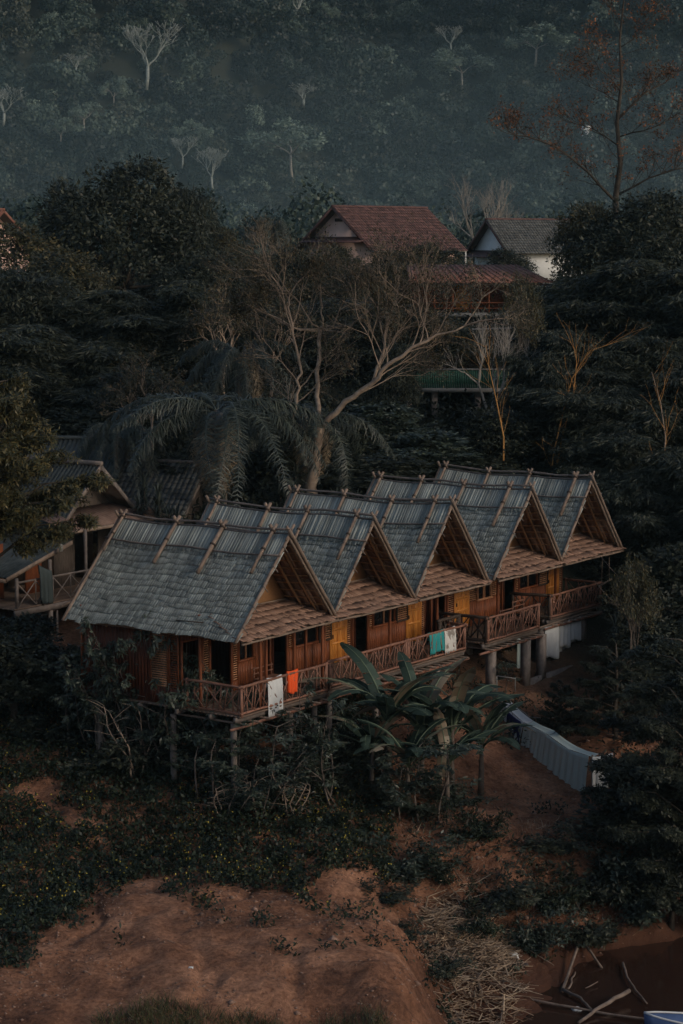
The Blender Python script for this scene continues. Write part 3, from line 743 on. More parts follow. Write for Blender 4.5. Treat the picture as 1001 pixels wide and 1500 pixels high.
h5 = hut(20.5, 'farthest hut at the right end of the row, open porch in front of dark bamboo', 2.45, 2.45, LA, 5, (-1.55, 2.72, 0.88),
    grid_posts((-2.0, -0.9, 1.35), (1.1, 3.0, 6.2), 0.15, 'square'), [(0.97, 1.1, 0.05), (0.68, 1.3, 0.055), (0.4, 1.3, 0.055), (0.1, 1.45, 0.07)],
    {'front': [[(-1.5, 0.95, 0), (2.65, 0.95, 0), (2.65, 2.6, 0)]], 'dark': [[(-1.9, 2.5, 0), (-1.52, 1.0, 0)]], 'posts': [(1.2, 2.3)]})

# ------------------------------------------------------------------ cloth on rails and lines
def drape(name, a, b, drop, mat_, label, cat, group=None, back=0.3, seed=0, folds=3, amp=0.02, skirt=0.0, normal=None, uneven=0.05):
    """a cloth over a rail or line from a to b: short fall behind, long fall in front"""
    rng = random.Random(seed); a, b = Vector(a), Vector(b); d = (b - a); Lh = d.length; d.normalize()
    nrm = Vector((d.y, -d.x, 0)).normalized() if normal is None else Vector(normal)
    nu = max(8, int(Lh / 0.05)); nu = min(nu, 60); rows = []
    prof = []
    for k in range(4): prof.append((-back * (1 - k / 4), -0.045))
    prof += [(0.0, 0.0)]
    nd = 10
    ph = rng.uniform(0, 6)
    V = []; F = []
    tot = [('b', (3 - k) / 3) for k in range(4)] + [('f', k / nd) for k in range(nd + 1)]
    for i in range(nu + 1):
        u = i / nu
        sag = 0.035 * math.sin(u * PI)
        dr = drop * (1 + uneven * math.sin(u * 5 + ph)) 
        for (w, t) in tot:
            p = a.lerp(b, u) - Vector((0, 0, sag))
            if w == 'b':
                p = p + Vector((0, 0, 0.02 - back * t)) - nrm * (0.035 + 0.01 * t)
                w_ = math.sin(u * folds * 2 * PI + ph + 1) * amp * t; p = p + nrm * w_
            else:
                p = p + Vector((0, 0, 0.022 - dr * t)) + nrm * (0.035 * min(1, t * 6) + skirt * t)
                p = p + nrm * (math.sin(u * folds * 2 * PI + ph) + 0.4 * math.sin(u * folds * 4.7 * PI + ph * 2)) * amp * 1.7 * min(1, t * 1.6)
            V.append(p)
    m = len(tot)
    for i in range(nu):
        for k in range(m - 1):
            F.append((i * m + k, (i + 1) * m + k, (i + 1) * m + k + 1, i * m + k + 1))
    mb = MB(); mb.add(V, F); o = mb.build(name, mat_, None, True)
    sm = o.modifiers.new('thickness', 'SOLIDIFY'); sm.thickness = 0.012; sm.offset = 0
    return tag(o, label, cat, group)
def onrail(s0, s1, e, z): return rowpt(s0, e, z), rowpt(s1, e, z)
RZ = 5 + DKZ + 0.99
a, b = onrail(-1.25, -0.45, -0.08, RZ); drape('towel', a, b, 1.25, M['cloth_white'], 'white towel hanging over the porch rail of the nearest hut', 'towel', seed=1, amp=0.015, normal=VF)
a, b = onrail(-0.15, 0.45, -0.08, RZ + .05); drape('cloth', a, b, 0.72, M['cloth_orange'], 'bright orange cloth hung on the porch rail of the nearest hut', 'cloth', seed=2, amp=0.03, normal=VF)
a, b = onrail(8.75, 9.72, -0.25, RZ); drape('towel', a, b, 0.78, M['cloth_teal'], 'teal towel on the porch rail of the middle hut', 'towel', seed=3, amp=0.03, normal=VF)
a, b = onrail(9.78, 10.55, -0.25, RZ); drape('towel', a, b, 0.92, M['cloth_print'], 'white towel with a faded print beside the teal towel', 'towel', seed=4, amp=0.02, normal=VF)
# laundry under the far hut
zl = 6.72
root = thing('clothesline', 'clothesline strung between the concrete stilts below the far porch', 'clothesline', rowpt(18.9, -0.95, zl))
mb = MB(); mb.pole(Vector((0, 0, 0)) - U * 0.9, U * 3.3, 0.014, 5); mb.build('line', M['bamboo_grey'], root)
mb = MB(); mb.pole(Vector((0, 0, .05)) - U * 0.9, Vector((0, 0, .12)) + U * 3.5, 0.04, 6); mb.build('pole', M['bamboo'], root)
for i, (s0, s1, dr, lb) in enumerate([(18.5, 19.68, 1.35, 'white towel at the left end of the clothesline below the far porch'), (19.72, 20.6, 1.05, 'white towel in the middle of the clothesline below the far porch'), (20.64, 21.5, 0.92, 'white towel at the right end of the clothesline below the far porch')]):
    a, b = onrail(s0, s1, -0.95, zl); drape('towel', a, b, dr, M['cloth_white'], lb, 'towel', 'white towels below the far porch', seed=10 + i, amp=0.022, normal=VF, uneven=0.08)
a, b = onrail(19.4, 21.4, -1.2, zl - 0.02); drape('sheet', a, b, 1.5, M['cloth_white'], 'longer white sheet hanging behind the towels below the far porch', 'sheet', seed=14, amp=0.03, normal=VF)
a, b = onrail(16.9, 17.25, -1.3, 6.5); drape('cloth', a, b, 1.6, M['cloth_sheet'], 'pale cloth hanging in the dark space between the concrete stilts', 'cloth', seed=15, amp=0.03, normal=VF)

# big sheets drying on the slope (line runs down towards the viewer)
Lp0 = at(735, 1031, 79.5); Lp1 = at(798, 1074, 76.0)
def lerp3(t):   # along the line, sagging between posts
    return Vector((0, 0, -.16 * abs(math.sin(t * 2 * PI)))) + (Lp0.lerp(Lp1, t * 2) if t < 0.5 else Lp1.lerp(at(868, 1110, 72.9), t * 2 - 1))
sl = thing('clothesline', 'long sagging clothesline carrying big sheets down the dirt slope', 'clothesline', lerp3(0))
mb = MB(); o_ = lerp3(0)
mb.tube([lerp3(t) - o_ + Vector((0, 0, .02)) for t in (0, .25, .5, .75, 1)], 0.012, 5)
back_off = Vector((0.34, 0.2, 0.03))
mb.tube([lerp3(t) - o_ + back_off for t in (0, .25, .5, .75, 1)], 0.012, 5)
mb.build('line', M['bamboo_grey'], sl)
for t in (0.0, 1.0):
    for offv in (Vector((0, 0, 0)), back_off):
        p = lerp3(t) + offv; mb = MB(); zg = g(p.x, p.y)
        mb.pole(p - o_ + Vector((0, 0, 0.1)), Vector((p.x, p.y, zg - 0.2)) - o_, 0.04, 6); mb.build('line_post', M['bamboo'], sl)
def sheet(t0, t1, mat_, label, seed, over=True, frac=0.97, folds=5):
    """a sheet lying across the two lines and falling to near the ground in front"""
    rng = random.Random(seed); nu = 44; V = []; F = []; ph = rng.uniform(0, 6)
    prof = []
    if over: prof += [('o', 1 - k / 5) for k in range(5)]
    prof += [('f', k / 14) for k in range(15)]
    m = len(prof)
    for i in range(nu + 1):
        u = i / nu; t = t0 + (t1 - t0) * u; p0 = lerp3(t); zg = g(p0.x - 0.25, p0.y - 0.35)
        hgt = frac * (0.72 + 0.80 * t) * (1 + 0.07 * math.sin(u * 6 + ph) + .03 * math.sin(u * 23))
        for (w, k) in prof:
            if w == 'o':
                p = p0 + back_off * k + Vector((0, 0, 0.035 - 0.05 * math.sin(PI * k)))
            else:
                p = p0 + Vector((0, 0, 0.035 - hgt * k)) + Vector((-0.5, -0.15, 0)) * (0.05 + 0.30 * k)
                p += Vector((-0.75, -0.25, 0)) * (math.sin(u * folds * 6.28 + ph) + 0.5 * math.sin(u * folds * 14 + 2 * ph) + .4 * math.sin(u * 47 + k * 2)) * 0.045 * min(1, 0.2 + k)
            V.append(p)
    for i in range(nu):
        for k in range(m - 1): F.append((i * m + k, (i + 1) * m + k, (i + 1) * m + k + 1, i * m + k + 1))
    mb = MB(); mb.add(V, F); o = mb.build('bed_sheet', mat_, None, True)
    sm = o.modifiers.new('thickness', 'SOLIDIFY'); sm.thickness = 0.012; sm.offset = 0
    return tag(o, label, 'sheet', 'sheets drying on the dirt slope')
sheet(0.0, 0.27, M['cloth_white'], 'white sheet at the upper end of the long line, with a navy cloth over it', 1, frac=0.85)
sheet(0.275, 0.52, M['cloth_sheet'], 'pale sheet in the middle of the long line, right of the navy cloth', 2, frac=1.12)
sheet(0.525, 0.97, M['cloth_sheet'], 'widest pale sheet, lowest on the long line, hem nearly on the dirt', 3, frac=1.22, folds=7)
pa, pb = lerp3(0.10), lerp3(0.25)
drape('cloth', pa + Vector((-.1, -.12, .03)), pb + Vector((-.1, -.12, .03)), 0.85, M['cloth_navy'], 'navy blue cloth over the upper white sheet', 'cloth', seed=7, amp=0.02, back=0.1, normal=(-0.64, -0.77, 0))
pa = at(868, 1110, 72.7); pb = at(898, 1104, 73.3)
drape('sheet', pa, pb, 1.25, M['cloth_white'], 'off-white sheet at the right end behind the dark feathery tree', 'sheet', seed=8, amp=0.04, back=0.3, normal=(0, -1, 0), uneven=0.03)
# ------------------------------------------------------------------ vegetation tools
def rnorm(a): return a / np.maximum(np.linalg.norm(a, axis=-1, keepdims=True), 1e-9)
def leaf_quads(P, D, N, Ln, Wd, fold=0.0):
    """one kite-shaped leaf per row: base P, long axis D, normal N"""
    D = rnorm(D); S = rnorm(np.cross(D, N)); n = len(P)
    Ln = np.broadcast_to(np.asarray(Ln, float).reshape(-1, 1), (n, 1)); Wd = np.broadcast_to(np.asarray(Wd, float).reshape(-1, 1), (n, 1))
    V = np.empty((n, 4, 3)); mid = P + D * Ln * 0.42
    V[:, 0] = P; V[:, 1] = mid + S * Wd * 0.5; V[:, 2] = P + D * Ln; V[:, 3] = mid - S * Wd * 0.5
    if fold: V[:, 2, 2] -= Ln[:, 0] * fold
    return V.reshape(-1, 3), np.arange(n * 4).reshape(n, 4)
def rdir(r, n):
    return rnorm(r.normal(size=(n, 3)))

def clusters(r, C, O, k, spread, Ln, Wd, droop=0.3, flat=0.4):
    """k leaves round every cluster centre C, pointing outwards (O) with droop"""
    n = len(C); P = np.repeat(C, k, 0) + r.normal(size=(n * k, 3)) * spread
    D = rnorm(np.repeat(O, k, 0) * 0.7 + rdir(r, n * k) * 0.9 + np.array([0, 0, -droop]))
    N = rnorm(rdir(r, n * k) * (1 - flat) * .8 + np.array([0, 0, 1.0]) * flat + np.repeat(O, k, 0) * 0.55)
    s = r.uniform(0.65, 1.25, n * k)
    return leaf_quads(P, D, N, Ln * s, Wd * s)

def lobe_points(r, lobes, dens, low=-0.5, inner=0.72):
    C = []; O = []
    for (c, rad) in lobes:
        c = np.array(c, float); rad = np.array(rad if hasattr(rad, '__len__') else (rad,) * 3, float)
        n = int(dens * (rad[0] * rad[1] + rad[1] * rad[2] + rad[0] * rad[2]) / 3 * 12.5)
        d = rdir(r, n); d = d[d[:, 2] > low]
        bump = 1 + 0.16 * np.sin(d[:, 0] * 5 + c[0] * 3) * np.sin(d[:, 1] * 6 + c[1]) + 0.12 * np.sin(d[:, 2] * 8 + c[2] * 2)
        q = c + d * rad * (r.uniform(inner, 1.03, (len(d), 1))) * bump[:, None]
        C.append(q); O.append(d)
    C = np.concatenate(C); O = np.concatenate(O)
    keep = np.ones(len(C), bool)
    for (c, rad) in lobes:
        rad = np.array(rad if hasattr(rad, '__len__') else (rad,) * 3, float)
        keep &= (((C - np.array(c)) / (rad * 0.62)) ** 2).sum(1) > 1
    return C[keep], O[keep]

def limbs(mb, rng, base, tips, r0, n=6, bendiness=0.25):
    base = Vector(base)
    for tp in tips:
        tp = Vector(tp); mid = base.lerp(tp, 0.5) + Vector((rng.uniform(-1, 1), rng.uniform(-1, 1), rng.uniform(-.2, .8))) * (tp - base).length * bendiness * 0.4
        P = [base.lerp(mid, t).lerp(mid.lerp(tp, t), t) for t in (0, .2, .4, .6, .8, 1)]
        mb.tube(P, [r0 * (1 - 0.8 * i / 5) for i in range(6)], n)

def twigs(mb, rng, p, d, ln, r0, depth, tips, spread=0.6, up=0.1, kids=(2, 3), segs=4, wob=0.12, shrink=0.68, minr=0.004, rs=0.62):
    """recursive branching; tips collects (point, direction)"""
    P = [Vector(p)]; d = Vector(d).normalized(); Rr = [r0]
    for i in range(segs):
        d = (d + Vector((rng.gauss(0, wob), rng.gauss(0, wob), rng.gauss(0, wob) + up * 0.25))).normalized()
        P.append(P[-1] + d * ln / segs); Rr.append(max(minr, r0 * (1 - (1 - rs) * (i + 1) / segs)))
    mb.tube(P, Rr, 6 if r0 > 0.05 else (4 if r0 > 0.012 else 3), cap=False)
    if depth == 0:
        tips.append((P[-1], d)); tips.append((P[-2], d)); return
    tips.append((P[-1], d)) if depth <= 1 else None
    for k in range(rng.randint(*kids) + (1 if depth > 2 else 0)):
        q = P[rng.choice([-1, -1, -2, -3])] if k else P[-1]
        ax = Vector((rng.gauss(0, 1), rng.gauss(0, 1), rng.gauss(0, 1))); ax = (ax - d * ax.dot(d)).normalized()
        nd = (d + ax * spread * rng.uniform(0.5, 1.2) + Vector((0, 0, up * 0.3))).normalized()
        twigs(mb, rng, q, nd, ln * shrink * rng.uniform(0.75, 1.2), Rr[-1] * (0.95 if k == 0 else 0.75), depth - 1, tips, spread, up, kids, max(2, segs - 0), wob, shrink, minr, rs)

PROTO = {}
def proto(kind, name, cat, builder):
    PROTO[kind] = (name, cat, builder, [])
def put(kind, loc, scale=(1, 1, 1), rotz=0.0, label=None, group=None):
    """first use builds the plant, later uses copy it with its parts"""
    name, cat, builder, made = PROTO[kind]
    if made and made[-1] == 'fresh':
        made.pop(); root = made[0]; tag(root, label, cat, group); root.location = loc; root.scale = scale; root.rotation_euler = (0, 0, rotz)
        return root
    if not made:
        root = thing(name, label, cat, (0, 0, 0), 0, group)
        builder(root); made.append(root)
        root.location = loc; root.scale = scale; root.rotation_euler = (0, 0, rotz)
        return root
    r = dup(made[0], loc, rotz, scale, label, group)
    if group is None and 'group' in r: del r['group']
    return r
def unit_of(kind):
    name, cat, builder, made = PROTO[kind]
    if not made:
        root = thing(name, None, cat); builder(root); made.append(root); made.append('fresh')
        P = []
        for ch in root.children:
            n_ = len(ch.data.vertices); a = np.empty(n_ * 3); ch.data.vertices.foreach_get('co', a); P.append(a.reshape(-1, 3)[::7])
        P = np.concatenate(P); w = (np.percentile(P[:, 0], 98.5) - np.percentile(P[:, 0], 1.5) + np.percentile(P[:, 1], 98.5) - np.percentile(P[:, 1], 1.5)) / 2
        root['u'] = (w, float(np.percentile(P[:, 2], 99.5)))
    u_ = UNIT.setdefault(kind, tuple(made[0]['u']) if 'u' in made[0] else (8, 10))
    if 'u' in made[0]: del made[0]['u']
    return u_
UNIT = {}
def plant(kind, px, pytop, Y, wpx, label, group=None, rot=0.0, unit=(8.0, 10.0), sink=0.2, zscale=None, base=None):
    if 'palm' not in kind and 'spiky' not in kind: unit = unit_of(kind)
    """stand a plant on the terrain at column px, distance Y, as tall and wide as it shows"""
    c = at(px, pytop, Y); zg = g(c.x, Y) if base is None else base
    H = c.z - zg + sink; W = wpx / FPX * Y
    sx = W / unit[0]; sz = H / unit[1]
    return put(kind, (c.x, Y, zg - sink), (sx, sx, sz), rot, label, group)

# --- broad dense tree (unit 8 wide, 10 tall)
def broad(seed, leaf='dense', dens=5.0, k=13, Ln=0.30, Wd=0.13, low=-0.75, trunk='bark_dark', nl=9, droop=0.3):
    def b(root):
        rng = random.Random(seed); r = np.random.default_rng(seed)
        lobes = [((0, 0, 6.6), (2.3, 2.3, 2.2))]
        for i in range(nl):
            a = i * 2.4 + rng.uniform(-.3, .3); rr = rng.uniform(1.5, 2.9) * (1.0 if i % 3 else 0.5)
            z = rng.uniform(3.6, 8.4) if i % 3 else rng.uniform(7.6, 8.6)
            s = rng.uniform(0.95, 1.55)
            lobes.append(((rr * math.cos(a) * (1.25 - z * 0.055), rr * math.sin(a) * (1.25 - z * 0.055), min(z, 9.9 - s)), (s * 1.1, s * 1.1, s)))
        for i in range(7):
            a = rng.uniform(0, 6.28); lobes.append(((2.7 * math.cos(a), 2.7 * math.sin(a), rng.uniform(2.0, 5.0)), rng.uniform(0.7, 1.15)))
        mb = MB()
        mb.tube([(0, 0, 0), (0.08, 0.05, 1.5), (-0.05, 0.1, 3.2), (0, 0, 5)], [0.34, 0.25, 0.2, 0.13], 9)
        limbs(mb, rng, (0.0, 0.08, 2.6), [tuple(Vector(c) * 0.92) for c, _ in lobes], 0.13)
        mb.build('trunk', M[trunk], root, True)
        C, O = lobe_points(r, lobes, dens, low)
        V, Q = clusters(r, C, O, k, 0.19, Ln, Wd, droop)
        # loose sprays that break the outline
        d = rdir(r, 90); d = d[d[:, 2] > -0.3]
        mb = MB(); mb.quads(V, Q)
        mb.build('crown', L[leaf], root)
    return b
proto('broad_a', 'broadleaf_tree', 'tree', broad(11))
proto('broad_b', 'broadleaf_tree', 'tree', broad(12, 'olive', 5.0, 12, 0.28, 0.12))
proto('broad_c', 'broadleaf_tree', 'tree', broad(13, 'dense', 5.0, 12, 0.42, 0.09, droop=0.8))
proto('bush', 'bush', 'bush', broad(14, 'shrub', 3.2, 10, 0.5, 0.24, -0.9, nl=6))
proto('bush_dark', 'bush', 'bush', broad(15, 'dense', 3.6, 11, 0.42, 0.2, -0.9, nl=7))

# --- feathery drooping tree / bamboo mass (unit 8 wide, 10 tall)
def feathery(seed, leaf='feather', n=46, trunk='bark_dark', hang=1.0, kk=9):
    def b(root):
        rng = random.Random(seed); r = np.random.default_rng(seed)
        mb = MB(); C = []; O = []
        for i in range(n):
            a = rng.uniform(0, 6.28); h = rng.uniform(4.2, 9.6); rad = rng.uniform(0.6, 3.7) * (1.1 - (h - 4) * 0.09)
            tip = Vector((rad * math.cos(a), rad * math.sin(a), h - 1.6 * hang * rng.random())); top = Vector((rad * 0.55 * math.cos(a), rad * 0.55 * math.sin(a), h))
            base = Vector((0.35 * math.cos(a), 0.35 * math.sin(a), 0))
            P = []
            for t in np.linspace(0, 1, 8):
                q = base.lerp(top, t).lerp(top.lerp(tip, t), t); P.append(q)
            mb.tube(P, [0.055 * (1 - 0.85 * t) for t in np.linspace(0, 1, 8)], 5, cap=False)
            # plume: sprays hanging from the upper half of the culm
            for t in np.linspace(0.35, 1, 15):
                q = base.lerp(top, t).lerp(top.lerp(tip, t), t)
                for j in range(3):
                    aa = rng.uniform(0, 6.28); dd = Vector((math.cos(aa) + 0.5 * math.cos(a), math.sin(aa) + 0.5 * math.sin(a), 0.25)).normalized()
                    L0 = rng.uniform(0.35, 1.0)
                    for s_ in np.linspace(0.25, 1, 5):
                        pp = q + dd * L0 * s_ + Vector((0, 0, -0.55 * L0 * s_ * s_)); C.append(pp[:]); O.append((dd.x, dd.y, -0.3))
        C = np.array(C); O = np.array(O)
        mb.build('trunk', M[trunk], root)
        V, Q = clusters(r, C, O, kk, 0.10, 0.36, 0.065, 0.75, 0.2)
        mb = MB(); mb.quads(V, Q); mb.build('crown', L[leaf], root)
    return b
proto('feather_a', 'bamboo_clump', 'bamboo', feathery(21))
proto('feather_b', 'feathery_tree', 'tree', feathery(22, 'dense', 40))

# --- flat layered tree: foliage in horizontal pads (unit 8 wide, 10 tall)
def layered(seed, leaf, trunk='bark_dark', n=38, zlo=1.5, Ln=0.17, Wd=0.055, k=15):
    def b(root):
        rng = random.Random(seed); r = np.random.default_rng(seed)
        mb = MB(); mb.tube([(0, 0, 0), (0.15, 0, 2.5), (0, 0.1, 5.5), (0.1, 0, 9.3)], [0.2, 0.15, 0.10, 0.03], 8)
        C = []; O = []
        for i in range(n):
            a = i * 2.4 + rng.uniform(-.3, .3); z = zlo + (9.5 - zlo) * (i / n) + rng.uniform(-.25, .25)
            reach = 4.0 * (1 - 0.72 * max(0, (z - 4.5) / 5.5)) * rng.uniform(0.65, 1.05)
            tip = Vector((reach * math.cos(a), reach * math.sin(a), z + 0.15)); st = Vector((0, 0, z - 0.9 - reach * 0.12))
            mid = st.lerp(tip, 0.55) + Vector((0, 0, 0.45)); mb.tube([st, mid, tip], [0.05, 0.03, 0.008], 5, cap=False)
            nb = int(9 * reach)
            for j in range(nb):
                t = rng.uniform(0.3, 1.04); q = st.lerp(mid, t).lerp(mid.lerp(tip, t), t)
                side = Vector((-math.sin(a), math.cos(a), 0)) * rng.choice((-1, 1)); w = rng.uniform(0.1, 0.95) * (1.15 - t * 0.7)
                dd = (side + Vector((math.cos(a), math.sin(a), 0)) * 0.8).normalized()
                for s_ in np.linspace(0.15, 1, 6):
                    pp = q + dd * w * s_ + Vector((0, 0, -0.28 * w * s_ * s_)); C.append(pp[:]); O.append((dd.x, dd.y, -0.15))
        C = np.array(C); O = np.array(O); mb.build('trunk', M[trunk], root)
        V, Q = clusters(r, C, O, k, 0.07, Ln, Wd, 0.25, 0.85)
        mb = MB(); mb.quads(V, Q); mb.build('crown', L[leaf], root)
    return b
proto('layer_dark', 'feathery_layered_tree', 'tree', layered(31, 'dense'))
proto('layer_yellow', 'layered_tree', 'tree', layered(32, 'yellow', 'bark_dark', 44, 6.0, 0.15, 0.04, 22))
proto('layer_shrub', 'layered_shrub', 'shrub', layered(33, 'shrub', 'bark', 18, 1.5, 0.6, 0.2, 5))

# --- sparse branching tree (unit 8 wide, 10 tall)
def sparse(seed, leaf, trunk, depth=4, k=7, Ln=0.22, Wd=0.1, spread=0.62, ln=2.6, r0=0.16, up=0.2, kids=(2, 3), spreadc=0.10, start=((0, 0, 0), (0.2, 0.1, 2.5)), every=1, minr=.004):
    def b(root):
        rng = random.Random(seed); r = np.random.default_rng(seed); tips = []; mb = MB()
        p0, p1 = Vector(start[0]), Vector(start[1]); mb.tube([p0, p0.lerp(p1, .5) + Vector((.08, 0, 0)), p1], [r0 * 1.4, r0 * 1.15, r0], 8)
        for i in range(3):
            a = i * 2.1 + rng.uniform(-.4, .4)
            twigs(mb, rng, p1, (0.5 * math.cos(a), 0.5 * math.sin(a), 1.0), ln, r0 * 0.8, depth, tips, spread, up, kids, minr=minr)
        mb.build('trunk', M[trunk], root)
        if leaf:
            C = np.array([t[0][:] for t in tips][::every]); O = np.array([t[1][:] for t in tips][::every])
            V, Q = clusters(r, C, O, k, spreadc, Ln, Wd, 0.3, 0.5); mb = MB(); mb.quads(V, Q); mb.build('crown', L[leaf], root)
    return b
proto('sparse_pale', 'bare_tree', 'tree', sparse(41, None, 'bark_pale', 5, ln=2.2, r0=0.16, spread=0.6, up=0.3))
proto('sparse_mist', 'pale_crowned_tree', 'tree', sparse(42, 'forest_pale', 'bark_pale', 4, 8, 0.42, 0.3, ln=2.3, spreadc=0.3, spread=0.8, r0=0.13, start=((0, 0, 0), (0.2, 0, 4.5)), up=0.0))
proto('sparse_brown', 'thinly_leaved_tree', 'tree', sparse(43, 'brownleaf', 'bark_warm', 4, 5, 0.26, 0.11, ln=2.3, r0=0.12, spread=0.75, up=0.1, spreadc=0.2))
proto('sparse_twiggy', 'twiggy_tree', 'tree', sparse(44, 'olive', 'bark', 5, 4, 0.2, 0.09, ln=2.0, r0=0.1, spread=0.7, spreadc=0.15))

# --- saplings with drooping hand-shaped leaves (unit 2.4 wide, 4 tall)
def sapling(seed, stems=3, leaf='shrub', leaves=9, trunk='bark', lh=0.45):
    def b(root):
        rng = random.Random(seed); r = np.random.default_rng(seed); mb = MB(); C = []; O = []
        for s_ in range(stems):
            a = rng.uniform(0, 6.28); lean = rng.uniform(0.1, 0.9); h = rng.uniform(2.6, 3.9)
            base = Vector((rng.uniform(-.3, .3), rng.uniform(-.3, .3), 0)); P = [base]
            d = Vector((lean * math.cos(a) * 0.3, lean * math.sin(a) * 0.3, 1))
            for i in range(8):
                d = (d + Vector((rng.gauss(0, .09), rng.gauss(0, .09), 0.05))).normalized(); P.append(P[-1] + d * h / 8)
            mb.tube(P, [0.032 * (1 - 0.7 * i / 8) for i in range(9)], 6)
            for i in range(4, 9):
                for j in range(rng.choice((1, 2, 2))):
                    aa = rng.uniform(0, 6.28); dd = Vector((math.cos(aa), math.sin(aa), rng.uniform(0.1, 0.8))).normalized(); ln = rng.uniform(0.25, 0.8)
                    q = P[i] + dd * ln; mb.tube([P[i], P[i].lerp(q, .5) + Vector((0, 0, .04)), q], [0.012, .009, .006], 4, cap=False)
                    for m_ in range(5):
                        qq = P[i].lerp(q, rng.uniform(.45, 1)) + Vector((rng.gauss(0, .1), rng.gauss(0, .1), rng.gauss(0, .07)))
                        C.append(qq[:]); O.append((dd.x, dd.y, -0.2))
        mb.build('trunk', M[trunk], root)
        C = np.array(C); O = np.array(O); V, Q = clusters(r, C, O, leaves, 0.05, 0.19, 0.06, 0.55, 0.5)
        mb = MB(); mb.quads(V, Q); mb.build('crown', L[leaf], root)
    return b
for i in range(4): proto('sap%d' % i, 'sapling', 'sapling', sapling(50 + i, 2 + i % 3, leaves=(12, 9, 11, 8)[i]))
def scrub(seed, leaf='shrub', stems=11):
    def b(root):
        rng = random.Random(seed); r = np.random.default_rng(seed); mb = MB(); C = []; O = []
        for s_ in range(stems):
            a = rng.uniform(0, 6.28); lean = rng.uniform(0.2, 1.5); h = rng.uniform(0.7, 2.0) * (1.2 if lean < .6 else .9)
            P = [Vector((rng.uniform(-.25, .25), rng.uniform(-.25, .25), 0))]; d = Vector((lean * math.cos(a), lean * math.sin(a), 1)).normalized()
            for i in range(6): d = (d + Vector((rng.gauss(0, .15), rng.gauss(0, .15), -.04))).normalized(); P.append(P[-1] + d * h / 6)
            mb.tube(P, [0.022 * (1 - 0.75 * i / 6) for i in range(7)], 5)
            for i in range(1, 7):
                for j in range(5):
                    q = P[i] + Vector((rng.gauss(0, .16), rng.gauss(0, .16), rng.gauss(0, .12))); C.append((q.x, q.y, max(q.z, .03))); O.append((d.x, d.y, .1))
        mb.build('stems', M['bark'], root)
        V, Q = clusters(r, np.array(C), np.array(O), 9, 0.07, 0.17, 0.065, 0.3, 0.5); mb = MB(); mb.quads(V, Q); mb.build('foliage', L[leaf], root)
    return b
proto('scrub_a', 'scrub_bush', 'bush', scrub(101)); proto('scrub_b', 'scrub_bush', 'bush', scrub(102, 'dense', 14)); proto('scrub_c', 'scrub_bush', 'bush', scrub(103, 'cover', 12))
proto('hill_bare', 'bare_tree', 'tree', sparse(141, None, 'bark_white', 4, ln=2.6, r0=0.16, spread=0.55, up=0.3, kids=(2, 3), minr=.032, start=((0, 0, 0), (0.2, 0.1, 3.6))))
proto('barestems', 'sapling', 'sapling', sapling(57, 6, leaves=1, trunk='bark_warm'))

# --- spiky rosettes (unit 2 wide, 3 tall)
def spiky(seed):
    def b(root):
        r = np.random.default_rng(seed); mb = MB(); mb2 = MB()
        for s_ in range(5):
            x, y = r.uniform(-.6, .6, 2); h = r.uniform(1.2, 2.7)
            mb.tube([(x * .4, y * .4, 0), (x, y, h)], [0.05, 0.03], 6)
            n = 150; d = rdir(r, n); d[:, 2] = np.abs(d[:, 2]) * 0.9 - 0.15
            P = np.array([x, y, h]) + np.c_[np.zeros(n), np.zeros(n), r.uniform(-.8, .05, n)]
            V, Q = leaf_quads(P, d, np.tile([0, 0, 1.0], (n, 1)), r.uniform(.5, .85, n), 0.07, 0.2); mb2.quads(V, Q)
        mb.build('trunk', M['bark'], root); mb2.build('crown', L['palm'], root)
    return b
proto('spiky', 'spiky_dracaena', 'shrub', spiky(61))

# --- palms
def frond_mesh(seed, length=4.2, arch=1.0, leaf=0.75, dead=False):
    """one pinnate frond growing along +X from the origin, arching over and down"""
    r = np.random.default_rng(seed); n = 60; t = np.linspace(0, 1, n)
    rise = r.uniform(0.5, 0.8); x = length * (t - 0.12 * arch * t ** 3); z = length * (rise * t - (0.62 + 0.55 * arch) * t ** 2)
    P = np.c_[x, 0.12 * length * np.sin(t * 2) * r.uniform(-1, 1) * t, z]
    T = rnorm(np.gradient(P, axis=0)); side = np.tile([0, 1.0, 0], (n, 1)); mb = MB()
    mb.tube([tuple(p) for p in P[::6]], [0.035 * (1 - 0.85 * k) for k in t[::6]], 5)
    V = []; Q = []; c = 0
    for s_ in (-1, 1):
        for kx in range(2):
            sel = t > 0.12; tt = t[sel]; m_ = len(tt); jit = r.uniform(-.5, .5, m_)
            p = P[sel] + T[sel] * (length / n) * (kx * 0.5 + 0.3 * jit)[:, None]
            ll = leaf * 1.15 * np.sin(np.clip(tt * 0.9 + 0.12, 0, 1) * PI) ** 0.6 * r.uniform(.8, 1.1, m_)
            d1 = rnorm(side[sel] * s_ * 0.9 + T[sel] * 0.55 + np.array([0, 0, -0.15]) + r.normal(size=(m_, 3)) * .22)
            d2 = rnorm(side[sel] * s_ * 0.25 + T[sel] * 0.3 + np.array([0, 0, -1.0]) + r.normal(size=(m_, 3)) * .3)
            N = rnorm(np.cross(d1, T[sel])); wv = T[sel] * 0.015
            a0 = p - wv; a1 = p + wv; mid = p + d1 * (ll * .42)[:, None]; b0 = mid - wv * 1.1; b1 = mid + wv * 1.1; e = mid + d2 * (ll * .62)[:, None]
            e0 = e - wv * .2; e1 = e + wv * .2
            A = np.stack([a0, a1, b1, b0, e0, e1], 1).reshape(-1, 3)
            q = np.arange(m_)[:, None] * 6
            mb.quads(A, np.concatenate([q + np.array([0, 1, 2, 3]), q + np.array([3, 2, 5, 4])]))
    return mb
